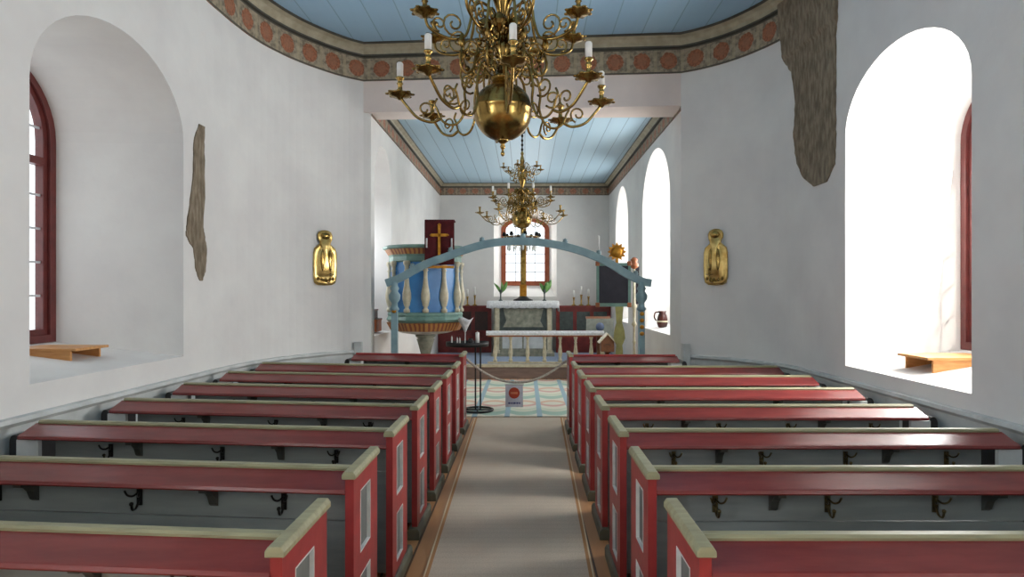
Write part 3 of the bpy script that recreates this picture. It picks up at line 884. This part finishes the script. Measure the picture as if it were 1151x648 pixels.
for pxx, gold in ((443.5, 0), (721, 1)):
    X = K(pxx, 300)[0]
    mb = MB()
    mb.box(X - .045, X + .045, -.045, .045, .0, 1.62)
    mb.lathe([(.05, 1.62), (.075, 1.65), (.05, 1.69), (.045, 1.74), (.085, 1.80), (.09, 1.86), (.05, 1.92), (.07, 1.96), (.05, 2.0), (.05, 2.06)], (X, 0, 0), 14)
    mb.box(X - .12, X + .12, -.12, .12, 0, .06)
    o = mb.build('post', M['blue_wood'], root)
    mb = MB()
    for z in (1.28, 1.38, 1.48, 1.58) if gold else (1.62,):
        mb.lathe([(0, -.035), (.03, -.02), (.035, 0), (.03, .02), (0, .035)], (X, -.046, z), 10, sy=.4)
    mb.build('gilt_ornament', M['gold'], o)
n = len(cc)
for j, f in enumerate((.14, .29, .385, .50, .625, .74, .875)):
    p = cc[int(f * (n - 1))]
    mb = MB(); mb.lathe([(.03, 0), (.045, .02), (.03, .045), (.04, .06), (.012, .065), (0, .085)], (p.x, 0, p.z + .05), 12)
    mb.build('candle_cup', M['blue_wood'], root)
p = cc[int(.74 * (n - 1))]
mb = MB(); mb.lathe([(.016, .0), (.016, .19), (.01, .20), (0, .20)], (0, 0, 0), 10)
tag(mb.build('candle', M['candle'], None, (p.x, ay, p.z + .137)), 'single white candle standing on the grey blue arch', 'candle')

# ------------------------------------------------------------------ pulpit
pc = (-1.63, 10.22, 0)
root = thing('pulpit', 'blue and cream painted many sided pulpit with turned columns by the chancel wall', 'pulpit', pc)
NS = 12; OA = math.radians(-81)
def octo(mb, prof, seg=NS): return mb.lathe(prof, (0, 0, 0), seg, False, OA)
mb = MB(); octo(mb, [(.56, 1.58), (.56, 2.40)]); mb.build('body', M['pulpit_blue'], root)
mb = MB(); octo(mb, [(.56, 1.42), (.60, 1.43), (.63, 1.47), (.60, 1.52), (.61, 1.55), (.60, 1.58), (.56, 1.59)]); mb.build('base_moulding', M['green'], root)
mb = MB(); s8 = 0
def oct_band(mb, r0, z0, r1, z1):
    for k in range(NS):
        a, b = OA + k * 2 * PI / NS, OA + (k + 1) * 2 * PI / NS
        L_ = 2 * r1 * math.sin(PI / NS); u0 = k * L_
        mb.poly([(r0 * math.cos(a), r0 * math.sin(a), z0), (r0 * math.cos(b), r0 * math.sin(b), z0), (r1 * math.cos(b), r1 * math.sin(b), z1), (r1 * math.cos(a), r1 * math.sin(a), z1)], False, [(u0, 0), (u0 + L_, 0), (u0 + L_, 1), (u0, 1)])
oct_band(mb, .56, 1.29, .63, 1.42); oct_band(mb, .63, 1.42, .55, 1.425); oct_band(mb, .50, 1.285, .56, 1.29)
mb.build('dentil_band', M['dentil'], root, fix=False)
mb = MB(); octo(mb, [(.10, 1.20), (.14, 1.215), (.40, 1.25), (.50, 1.29)]); mb.build('bowl', M['white'], root)
mb = MB(); mb.lathe([(.09, 0), (.09, .70), (.14, .74), (.10, .80), (.08, .90), (.12, 1.05), (.14, 1.12), (.15, 1.14), (.12, 1.15), (.16, 1.18), (.17, 1.205), (.1, 1.22)], (0, 0, 0), 16); mb.build('stem', M['stone'], root)
mb = MB(); octo(mb, [(.56, 2.38), (.59, 2.40), (.58, 2.47), (.60, 2.50)]); mb.build('frieze_band', M['green'], root)
mb = MB(); oct_band(mb, .60, 2.50, .655, 2.585); mb.build('cornice_dentils', M['dentil'], root, fix=False)
mb = MB(); octo(mb, [(.64, 2.58), (.685, 2.60), (.69, 2.63), (.66, 2.645), (.5, 2.65)]); mb.build('cornice', M['green'], root)
mb = MB()
bp = [(.035, 0), (.05, .01), (.05, .05), (.035, .06), (.03, .09), (.045, .11), (.07, .22), (.068, .30), (.045, .42), (.032, .54), (.03, .64), (.045, .66), (.03, .68), (.036, .73), (.055, .76), (.055, .80), (.04, .81)]
mb.lathe(bp, (0, 0, 0), 14); bal = mb.build('turned_column', M['cream'], root)
for k in range(NS):
    a = OA + k * 2 * PI / NS
    o = bal if k == 0 else bal.copy()
    if k: COL.objects.link(o)
    o.location = (.575 * math.cos(a), .575 * math.sin(a), 1.585)

# velvet cloth on the pulpit reading desk
yv = pc[1] - .70
root = thing('pulpit_cloth', 'dark red velvet cloth with gold cross hanging from the pulpit top', 'cloth', (-1.303, yv, 2.68))
mb = MB(); g = []
rowsz = [(.16, .31), (.15, .322), (.0, .335), (-.03, .325), (-.035, .28), (-.03, .15), (-.032, .0), (-.03, -.15), (-.034, -.30), (-.03, -.36)]
for dy, dz in rowsz: g.append([mb.bm.verts.new((-.225 + .45 * k / 12, dy + .008 * math.sin(k * 1.3) * (1 if dz < .3 else 0), dz)) for k in range(13)])
for A, B in zip(g, g[1:]):
    for k in range(12): mb.face([A[k], A[k + 1], B[k + 1], B[k]], True)
o = mb.build('drape', M['velvet'], root); m_ = o.modifiers.new('thick', 'SOLIDIFY'); m_.thickness = .012
mb = MB()
for q in ((-.02, .02, -.20, .24), (-.11, .11, .07, .115)): mb.box(q[0], q[1], -.058, -.042, q[2], q[3])
for (x, z) in ((0, .25), (-.12, .092), (.12, .092), (0, -.21)): mb.lathe([(0, -.03), (.03, 0), (0, .03)], (x, -.05, z), 8, sy=.3)
mb.build('cross', M['gold'], root)
mb = MB()
for x in (-.19, .19): mb.lathe([(.012, -.1), (.012, .04), (0, .05)], (x, -.055, 0), 8, sy=.5)
mb.build('pale_stripe', M['linen'], root)
mb = MB(); mb.box(-.225, .225, -.06, -.02, -.41, -.372); mb.build('fringe', M['gold'], root)
mb = MB(); mb.box(-.20, .20, .0, .16, .27, .30); mb.box(-.03, .03, .05, .11, -.03, .28); mb.build('book_rest', M['wood'], root)

# items on the left chancel sill
zs5 = lambda x: 1.22 + (abs(x) - 2.35) * .12
mb = MB(); mb.box(-.12, .12, -.17, .17, .0, .18); mb.box(-.13, .13, -.18, .18, .18, .2)
root = thing('wooden_box', 'orange wooden box on the left chancel window sill', 'box', (-2.545, 10.36, zs5(2.66)))
mb.build('body', M['orange_wood'], root)
mb = MB(); mb.box(-.13, .13, -.18, .18, .2, .215); mb.build('lid', M['dark_wood'], root)
root = thing('dark_box', 'small dark brown box on top of the orange box', 'box', (-2.56, 10.36, zs5(2.66) + .215))
mb = MB(); mb.box(-.085, .085, -.12, .12, 0, .13); mb.build('body', M['dark_wood'], root, bevel=.006)
mb = MB(); mb.box(-.095, .095, -.13, .13, .13, .155); mb.build('lid', M['wood'], root, bevel=.004)

# jug on the right chancel sill
root = thing('jug', 'brown glazed jug on the near right chancel window sill', 'jug', (2.56, 11.6, 1.25))
mb = MB(); mb.lathe([(.06, 0), (.085, .02), (.10, .09), (.095, .16), (.08, .23), (.06, .27), (.075, .31), (.065, .31), (.05, .27), (0, .2)], (0, 0, 0), 20); mb.build('body', M['jug'], root)
mb = MB(); mb.tube(crom([(-.065, 0, .29), (-.13, 0, .28), (-.15, 0, .2), (-.115, 0, .13)], 6), .014, 8); mb.build('handle', M['jug'], root)
mb = MB(); mb.lathe([(.098, .10), (.102, .115), (.100, .13), (.095, .135)], (0, 0, 0), 20); mb.build('glaze_band', M['cream'], root)

# ------------------------------------------------------------------ altar, cross, vases
ya = 15.75; za = .30
zal = 1.69
root = thing('altar', 'grey green painted altar with framed front panel under the window', 'altar', (-.05, ya, za))
H = zal - za
mb = MB(); mb.box(-.74, .74, 0, .8, .06, H - .03); mb.box(-.80, .80, -.04, .84, 0, .08); mb.build('body', M['stone'], root)
mb = MB(); mb.box(-.86, .86, -.08, .86, H - .04, H); mb.build('table_top', M['cream'], root)
for x in (-.70, .62):
    mb = MB(); mb.box(x, x + .10, -.03, .0, .08, H - .04); mb.box(x - .02, x + .12, -.045, 0, .08, .16); mb.box(x - .02, x + .12, -.045, 0, H - .12, H - .04); mb.build('pilaster', M['cream'], root)
mb = MB(); mb.box(-.58, .60, -.012, 0, .66, 1.27); f = mb.build('painted_panel', M['darkstone'], root)
mb = MB()
prof = [(-.50, .74), (.52, .74), (.44, .9), (.52, 1.22), (.2, 1.24), (0.0, 1.20), (-.2, 1.24), (-.50, 1.22), (-.42, .9)]
mb.prism(prof, lambda x, z: (x, -.012, z), lambda x, z: (x, -.022, z)); mb.build('cartouche', M['stone'], f)
for x in (-.52, .02):
    mb = MB(); mb.box(x, x + .50, -.014, 0, .20, .58); mb.build('lower_panel', M['pale'], root)
# altar cloth with drops at both ends
mb = MB(); g = []
nx = 36
for dy, dz in ((.80, .008), (-.09, .008), (-.102, .0), (-.105, -.09), (-.103, -.16)):
    row = []
    for k in range(nx + 1):
        x = -.90 + 1.80 * k / nx
        d = dz if dz > -.1 else dz - .018 * abs(math.sin(k * PI / 4))
        row.append(mb.bm.verts.new((x, dy, d)))
    g.append(row)
for A, B in zip(g, g[1:]):
    for k in range(nx): mb.face([A[k], A[k + 1], B[k + 1], B[k]], True)
for sx, k0, drop_ in ((-1, 0, .16), (1, nx, .26)):
    a = [mb.bm.verts.new((sx * .905, y, -.0)) for y in (.80, .35, -.09)]
    b = [mb.bm.verts.new((sx * .92, y, -drop_)) for y in (.80, .35, -.11)]
    mb.face([a[0], a[1], b[1], b[0]]); mb.face([a[1], a[2], b[2], b[1]])
    mb.face([g[0][k0], a[0], a[2], g[1][k0]]); mb.face([g[1][k0], g[2][k0], a[2]]); mb.face([g[2][k0], g[3][k0], g[4][k0], b[2], a[2]])
o = mb.build('altar_cloth', M['linen'], None, (-.05, ya, zal + .001)); o.modifiers.new('thick', 'SOLIDIFY').thickness = .006
tag(o, 'white lace edged cloth lying over the altar', 'tablecloth')
root = thing('altar_cross', 'tall wooden altar cross on black base before the window', 'cross', (-.045, ya + .52, zal + .012))
mb = MB(); mb.lathe([(.26, 0), (.25, .03), (.16, .06), (.10, .11), (.07, .13), (0, .14)], (0, 0, 0), 16, sy=.6); mb.build('base', M['black'], root)
mb = MB(); mb.box(-.07, .07, -.05, .05, .10, 1.95); mb.build('upright', M['dull_brass'], root, bevel=.01)
mb = MB(); mb.box(-.38, .38, -.045, .045, 1.56, 1.68); mb.build('crossbar', M['wood'], root, bevel=.01)
mb = MB(); mb.box(-.09, .09, -.055, .055, .12, .42); mb.build('socket', M['gold'], root, bevel=.01)

def leaf_vase(name, label, x):
    root = thing(name, label, 'vase', (x, ya + .18, zal + .012), 0, 'altar vases')
    mb = MB(); mb.lathe([(.05, 0), (.055, .01), (.02, .04), (.018, .16), (.04, .26), (.05, .28), (.04, .28), (0, .2)], (0, 0, 0), 14); mb.build('vase', M['darkstone'], root)
    return root
def blade(mb, base, tip, w, bend):
    base, tip = Vector(base), Vector(tip); n_ = 8; L_ = []; R_ = []
    side = Vector((0, 1, 0)).cross(tip - base).normalized()
    for k in range(n_ + 1):
        t = k / n_; p = base.lerp(tip, t) + Vector((bend * math.sin(PI * t), 0, 0))
        ww = w * math.sin(PI * (.08 + .92 * t)) ** .8
        L_.append(mb.bm.verts.new(p + side * ww + Vector((0, .012, 0)))); R_.append(mb.bm.verts.new(p - side * ww - Vector((0, .012, 0))))
    for k in range(n_): mb.face([L_[k], L_[k + 1], R_[k + 1], R_[k]], True)
v = leaf_vase('flower_vase', 'slim vase with two spread green leaves on altar, pulpit side', -.62)
for tip, w in (((-.17, 0, .46), .035), ((.17, -.03, .50), .05), ((.03, .04, .48), .03)):
    mb = MB(); blade(mb, (0, 0, .2), tip, w, .02); o = mb.build('leaf', M['leaf'], v); o.modifiers.new('t', 'SOLIDIFY').thickness = .004
v = leaf_vase('flower_vase', 'slim vase with a full bunch of green leaves on altar, hymn board side', .50)
for tip, w in (((-.13, 0, .46), .05), ((.17, -.03, .54), .06), ((.04, .04, .48), .06), ((.08, -.05, .5), .05)):
    mb = MB(); blade(mb, (0, 0, .2), tip, w, .02); o = mb.build('leaf', M['leaf'], v); o.modifiers.new('t', 'SOLIDIFY').thickness = .004

# red panelling either side of the altar
for k, (x0, x1) in enumerate(((CXL + .01, -.90), (.84, CXR - .01))):
    mb = MB(); mb.box(x0, x1, 16.78, 16.84, .30, 1.50); mb.box(x0, x1, 16.74, 17.19, 1.50, 1.56)
    o = struct(mb.build('trim_%d' % (7 + k), M['darkred']))
    wdt = (x1 - x0 - .1) / 3
    for j in range(3):
        xa = x0 + .1 + wdt * j
        mb = MB(); mb.box(xa, xa + wdt - .1, 16.765, 16.781, .9, 1.40); mb.build('upper_panel', M['darkstone'] if k else M['dark_wood'], o)
        mb = MB(); mb.box(xa, xa + wdt - .1, 16.765, 16.781, .38, .80); mb.build('lower_panel', M['darkred'], o)
# candlesticks on the panelling
def candlestick(label, x, h, grp):
    root = thing('candlestick', label, 'candlestick', (x, 16.92, 1.56), 0, grp)
    mb = MB(); mb.lathe([(.07, 0), (.07, .015), (.02, .04), (.02, h * .4), (.03, h * .45), (.02, h * .5), (.045, h * .55), (.02, h * .58), (0, h * .58)], (0, 0, 0), 12); mb.build('base', M['dull_brass'], root)
    mb = MB(); mb.lathe([(.028, h * .57), (.028, h), (.01, h + .01), (0, h + .01)], (0, 0, 0), 10); mb.build('candle', M['candle'], root)
for lab, x, h in (('candlestick on right red panelling, the one nearest the altar', 1.33, .40), ('middle candlestick of three on right red panelling', 1.53, .52), ('candlestick on right red panelling, nearest the hymn board', 1.73, .44)):
    candlestick(lab, x, h, 'candlesticks on right panelling')
for lab, x, h in (('candlestick on left red panelling, nearest the pulpit', -1.56, .44), ('candlestick on left red panelling, nearest the altar', -1.36, .50)):
    candlestick(lab, x, h, 'candlesticks on left panelling')

# altar rail
yr = 14.05
root = thing('altar_rail', 'altar rail with pale padded top and turned cream balusters', 'rail', (0, yr, .315))
mb = MB()
prof = [(-.09, 0), (.09, 0), (.10, .035), (.06, .07), (-.06, .07), (-.10, .035)]
mb.prism(prof, lambda y, z: (-.87, y, .635 + z * 1.35), lambda y, z: (1.78, y, .635 + z * 1.35)); mb.build('padded_top', M['linen'], root)
mb = MB(); mb.box(-.84, 1.75, -.06, .06, .60, .64); mb.build('top_rail', M['orange'], root)
mb = MB(); mb.box(-.84, 1.75, -.05, .05, 0, .035); mb.build('bottom_rail', M['cream'], root)
mb = MB(); mb.lathe([(.045, 0), (.045, .06), (.025, .08), (.04, .12), (.05, .20), (.035, .32), (.025, .42), (.035, .44), (.025, .46), (.035, .52), (.045, .53), (.045, .57)], (0, 0, 0), 12)
b0 = mb.build('baluster', M['cream'], root, (0, 0, .033))
for k, q in enumerate((556.5, 574, 593, 612, 629.6, 647, 664.5, 677)):
    o = b0 if k == 0 else b0.copy()
    if k: COL.objects.link(o)
    o.location = ((q - 590) * yr / 700, 0, .033)

# lectern with grey cloth behind the rail
root = thing('lectern', 'lectern hung with grey cloth bearing a blue emblem behind altar rail', 'lectern', (1.78, 15.0, .30))
mb = MB(); mb.box(-.05, .05, -.05, .05, .04, .95); mb.box(-.2, .2, -.2, .2, 0, .05); mb.build('stand', M['wood'], root)
mb = MB(); mb.hexa([(-.30, -.20, .90), (.30, -.20, .90), (.30, .22, 1.0), (-.30, .22, 1.0), (-.30, -.20, .93), (.30, -.20, .93), (.30, .22, 1.03), (-.30, .22, 1.03)]); mb.build('desk', M['wood'], root)
mb = MB(); mb.hexa([(-.33, -.235, .58), (.33, -.235, .58), (.33, -.225, .58), (-.33, -.225, .58), (-.32, -.235, .99), (.32, -.235, .99), (.32, -.2, .99), (-.32, -.2, .99)]); f = mb.build('hanging_cloth', M['greycloth'], root)
mb = MB(); mb.lathe([(0, -.012), (.10, -.012), (.10, 0)], (0, 0, 0), 20)
o = mb.build('emblem', M['emblem'], f, (0, -.236, .80)); o.rotation_euler = (-PI / 2, 0, 0)
mb = MB(); mb.box(-.015, .015, -.252, -.236, .60, .72); mb.box(-.07, .07, -.252, -.236, .65, .68); mb.build('emblem_cross', M['emblem'], f)

# house shaped collection box on a post
root = thing('collection_box', 'small wooden house shaped box on a post beside the hymn board', 'box', (1.66, 12.6, 0))
mb = MB(); mb.box(-.04, .04, -.04, .04, 0, .72); mb.box(-.14, .14, -.14, .14, 0, .04); mb.build('post', M['wood'], root)
mb = MB(); mb.prism([(-.13, .72), (.13, .72), (.13, .92), (0, 1.06), (-.13, .92)], lambda x, z: (x, -.12, z), lambda x, z: (x, .12, z)); b = mb.build('body', M['wood'], root)
mb = MB()
for s in (-1, 1): mb.hexa([(s * .17, -.15, .885), (0, -.15, 1.065), (0, .15, 1.065), (s * .17, .15, .885), (s * .18, -.15, .905), (0, -.15, 1.095), (0, .15, 1.095), (s * .18, .15, .905)])
mb.build('roof', M['cream'], root)
mb = MB(); mb.box(-.05, .05, -.128, -.119, .86, .872); mb.build('slot', M['black'], b)

# hymn board
yh = 10.7
root = thing('hymn_board', 'dark hymn board in green frame on a yellow green leg, gold sun on top', 'hymn board', (1.52, yh, 0), math.radians(-4))
mb = MB(); mb.box(-.25, .25, -.015, .02, 1.72, 2.36); mb.build('board', M['slate'], root)
mb = MB()
for x in (-.29, .25): mb.box(x, x + .045, -.03, .035, 1.66, 2.40)
mb.box(-.29, .295, -.03, .035, 2.36, 2.41); mb.box(-.29, .295, -.03, .035, 1.66, 1.72)
f = mb.build('board_frame', M['green'], root)
mb = MB()
for x, z in ((-.27, 2.40), (.27, 2.40), (-.27, 1.69), (.27, 1.69)): mb.box(x - .035, x + .035, -.04, .045, z - .04, z + .04)
mb.build('corner_block', M['orange'], f, bevel=.01)
mb = MB()
prof = [(-.05, .06), (.05, .06), (.06, .9), (.05, 1.0), (.10, 1.12), (.085, 1.25), (.05, 1.38), (.06, 1.55), (.07, 1.66), (-.07, 1.66), (-.06, 1.55), (-.05, 1.38), (-.085, 1.25), (-.10, 1.12), (-.05, 1.0), (-.06, .9)]
mb.prism(prof, lambda x, z: (x + .10, -.03, z), lambda x, z: (x + .10, .03, z)); mb.box(-.12, .32, -.2, .2, 0, .06)
mb.build('leg', paint('ochre_green', (168, 160, 96), (140, 136, 84), 9, .5), root)
mb = MB(); pts = []
for k in range(24):
    r = .165 if k % 2 == 0 else .115
    pts.append((r * math.cos(2 * PI * k / 24), r * math.sin(2 * PI * k / 24)))
mb.prism(pts, lambda x, z: (x + .06, -.02, z + 2.60), lambda x, z: (x + .06, .02, z + 2.60))
mb.box(.035, .085, -.012, .012, 2.41, 2.52)
o = mb.build('gold_sun', M['gold'], root)
mb = MB(); mb.lathe([(0, -.03), (.06, -.022), (.10, 0), (.06, .02), (0, .03)], (0, 0, 0), 20); f = mb.build('sun_face', M['gold'], o, (.06, -.02, 2.60)); f.rotation_euler = (PI / 2, 0, 0)
# thin turned processional staff next to it
root = thing('staff', 'slim turned staff with orange cap beside the hymn board', 'staff', (1.93, 11.0, 0))
mb = MB(); mb.lathe([(.14, 0), (.14, .03), (.04, .06), (.03, .1)], (0, 0, 0), 16); mb.build('foot', M['dark_wood'], root)
mb = MB(); mb.lathe([(.022, .1), (.022, 1.0), (.035, 1.03), (.022, 1.06), (.02, 1.3), (.05, 1.34), (.022, 1.4), (.03, 1.62), (.055, 1.66), (.03, 1.7), (.022, 1.8), (.022, 2.34)], (0, 0, 0), 14); mb.build('shaft', M['cream'], root)
mb = MB(); mb.lathe([(.022, 2.32), (.07, 2.35), (.08, 2.40), (.05, 2.44), (.07, 2.48), (.03, 2.52), (0, 2.53)], (0, 0, 0), 14); mb.build('cap', M['orange'], root)
mb = MB(); mb.box(.03, .085, -.01, .015, 1.70, 2.34); mb.box(.0, .09, -.012, .018, 2.30, 2.36); mb.build('side_panel', M['slate'], root)

# ------------------------------------------------------------------ black candle tray
ys_ = 9.95
root = thing('candle_tray', 'black metal candle tray on thin legs before the pulpit', 'candle stand', (-.92, ys_, .0))
zt = 1.045
mb = MB(); mb.lathe([(.0, 0), (.30, 0), (.34, .0), (.345, .07), (.33, .07), (.325, .02), (0, .018)], (0, 0, zt), 28, sx=1.0, sy=.8); mb.build('tray', M['black'], root)
for x in (.13, .21):
    mb = MB(); mb.box(x - .012, x + .012, -.012, .012, .03, zt); mb.build('leg', M['black'], root)
mb = MB(); mb.tube([(.17 + .24 * math.cos(2 * PI * k / 28), .24 * math.sin(2 * PI * k / 28), .032) for k in range(29)], .016, 8)
mb.tube([(-.07, 0, .032), (.41, 0, .032)], .012, 8); mb.tube([(.17, -.24, .032), (.17, .24, .032)], .012, 8); mb.build('base_ring', M['black'], root)
def candle(label, x, y, r, h, grp=None):
    mb = MB(); mb.lathe([(r, 0), (r, h), (r * .6, h + .006), (.004, h + .006), (.003, h + .022), (0, h + .024)], (0, 0, 0), 14)
    return tag(mb.build('candle', M['candle'], None, (-.92 + x, ys_ + y, zt + .02)), label, 'candle', grp)
candle('thick white pillar candle on the black candle tray', .165, -.06, .032, .20)
for k, (x, y, h) in enumerate(((-.24, -.06, .13), (-.17, .08, .10), (-.11, -.1, .11))):
    candle(['thin white candle at pulpit end of the black tray', 'thin white candle at the back of the black tray', 'thin white candle at the near edge of the black tray'][k], x, y, .013, h, 'thin candles on the black tray')
for k, (x, y) in enumerate(((.05, .02), (.08, -.14), (.10, .14))):
    root = thing('candle_glass', ['dark candle glass in the middle of the black tray', 'dark candle glass near the front of the black tray', 'dark candle glass at the back of the black tray'][k], 'candle holder', (-.92 + x, ys_ + y, zt + .02), 0, 'dark glasses on the tray')
    mb = MB(); mb.lathe([(.028, 0), (.034, .01), (.036, .10 - .02 * k), (.03, .10 - .02 * k), (.028, .02), (0, .02)], (0, 0, 0), 14); mb.build('glass', M['black'], root)
    mb = MB(); mb.lathe([(.026, .022), (.026, .045), (0, .046)], (0, 0, 0), 12); mb.build('wax', M['candle'], root)
root = thing('white_lily', 'white funnel shaped lily on a stem rising from the black tray', 'flower', (-.92 - .03, ys_ - .05, zt + .02))
mb = MB(); mb.lathe([(.04, 0), (.04, .008), (.008, .012), (.008, .25), (.012, .26)], (0, 0, 0), 10); mb.build('stem', M['candle'], root)
mb = MB(); n_ = 24; g = []
for r, z, wv in ((.012, .21, 0), (.03, .26, 0), (.06, .32, .005), (.095, .38, .012), (.12, .42, .02)):
    g.append([mb.bm.verts.new((r * (1 + wv * 4 * math.cos(6 * PI * 2 * k / n_ / 2)) * math.cos(2 * PI * k / n_), r * (1 + wv * 4 * math.cos(6 * PI * 2 * k / n_ / 2)) * math.sin(2 * PI * k / n_), z + wv * math.cos(3 * 2 * PI * k / n_))) for k in range(n_)])
for A, B in zip(g, g[1:]):
    for k in range(n_): mb.face([A[k], A[(k + 1) % n_], B[(k + 1) % n_], B[k]], True)
o = mb.build('bloom', M['linen'], root); o.modifiers.new('t', 'SOLIDIFY').thickness = .004

# ------------------------------------------------------------------ barrier rope and notice
yb = 8.42
a, b = Vector((AL + .035, yb + .02, 1.0)), Vector((AR - .035, yb + .02, .98))
low = Vector((-.145, yb + .02, .66))
pts = []
for k in range(33):
    t = k / 32; p = a.lerp(b, t); base = p.z
    p.z = base - .31 * (1 - (2 * t - 1) ** 2); pts.append(p)
mb = MB(); mb.tube(pts, .017, 8); tag(mb.build('barrier_rope', M['rope']), 'pale rope sagging across the aisle between the front pews', 'rope')
zl = min(p.z for p in pts)
root = thing('notice', 'white notice with red disc hanging from the rope across the aisle', 'sign', (-.145, yb, zl - .024))
mb = MB(); mb.box(-.118, .118, -.004, .0, -.305, .0); mb.build('sheet', M['paper'], root)
mb = MB(); mb.box(-.13, .13, -.006, .006, -.012, .005); mb.build('hanger_strip', M['pale'], root)
def disc(r, y, m, nm, par=None):
    mb = MB(); mb.prism([(r * math.cos(2 * PI * k / 28), r * math.sin(2 * PI * k / 28)) for k in range(28)], lambda x, z: (x, y, z - .115), lambda x, z: (x, y + .0022, z - .115)); return mb.build(nm, M[m], root)
disc(.075, -.0062, 'ink_red', 'red_disc'); 
mb = MB(); mb.box(-.048, .048, -.0085, -.0060, -.128, -.102); mb.build('pale_bar', M['ink_pale'], root)
mb = MB(); x = -.08
for w in (.03, .02, .035, .025, .02): mb.box(x, x + w, -.006, -.0035, -.262, -.240); x += w + .008
mb.build('printed_line', M['ink_blue'], root)

# ------------------------------------------------------------------ light
w = bpy.data.worlds.new('sky'); sc.world = w; w.use_nodes = True
bg = w.node_tree.nodes['Background']; bg.inputs[0].default_value = (.90, .95, 1.0, 1); bg.inputs[1].default_value = 2.3
sun = bpy.data.lights.new('sun', 'SUN'); sun.energy = 2.0; sun.angle = math.radians(1.0); sun.color = (1, .94, .84)
so = bpy.data.objects.new('sun', sun); COL.objects.link(so)
so.rotation_euler = Vector((-.42, .85, -.42)).to_track_quat('-Z', 'Y').to_euler()
def pane_fill(X, w, power, col=(1, .985, .96), sign=1, off=.16, ax='x'):
    """fill lamp added just inside a window pane to boost the sky light"""
    a, b, sill, spring, rise = w
    li = bpy.data.lights.new('window_fill', 'AREA'); li.shape = 'RECTANGLE'
    li.size = (b - a) - .3; li.size_y = spring + rise * .6 - sill - .2; li.energy = power; li.color = col
    lo = bpy.data.objects.new('window_fill', li); COL.objects.link(lo)
    c, z = (a + b) / 2, (sill + spring + rise * .6) / 2
    lo.location = (X - sign * off, c, z) if ax == 'x' else (c, X - sign * off, z)
    lo.rotation_euler = (Vector((-sign, 0, .1)) if ax == 'x' else Vector((0, -sign, .0))).to_track_quat('-Z', 'Z').to_euler()
pane_fill(4.45, WR_O, 300)
pane_fill(4.45, WRB_O, 170)  # added fill lamp at the unseen rear right window
pane_fill(-4.75, WLB_O, 300, (.90, .955, 1), -1)  # added cool fill lamp at the unseen rear left window
pane_fill(3.30, C6_O, 125); pane_fill(3.30, C7_O, 105); pane_fill(-3.35, C5_O, 40, (.93, .97, 1), -1)
pane_fill(18.0, C8_O, 22, (1, .99, .95), 1, .18, 'y')
li = bpy.data.lights.new('west_fill', 'AREA'); li.shape = 'RECTANGLE'; li.size = 5; li.size_y = 2.6; li.energy = 5; li.color = (1, 1, 1)  # added weak fill lamp at the blank west wall, lifts the pew backs
lo = bpy.data.objects.new('west_fill', li); COL.objects.link(lo); lo.location = (0, YB + .1, 3.6); lo.rotation_euler = (PI / 2, 0, 0)

# ------------------------------------------------------------------ camera
cam = bpy.data.cameras.new('camera'); co = bpy.data.objects.new('camera', cam); COL.objects.link(co)
co.location = (0, 0, 1.88); co.rotation_euler = (PI / 2, 0, 0)
cam.sensor_width = 36; cam.lens = 700 / 1151 * 36
cam.shift_x = -14.5 / 1151; cam.shift_y = 6 / 1151
cam.clip_start = .05
sc.camera = co
vs = sc.view_settings
sc.display_settings.display_device = 'sRGB'
vs.view_transform = 'Standard'; vs.look = 'None'; vs.gamma = 1; vs.use_curve_mapping = False
vs.exposure = -0.15
cy = sc.cycles
cy.use_denoising = True
try: cy.denoiser = 'OPENIMAGEDENOISE'
except Exception: pass
cy.max_bounces = 14; cy.diffuse_bounces = 10; cy.glossy_bounces = 5; cy.transparent_max_bounces = 12
cy.sample_clamp_indirect = 8
cy.caustics_reflective = False; cy.caustics_refractive = False
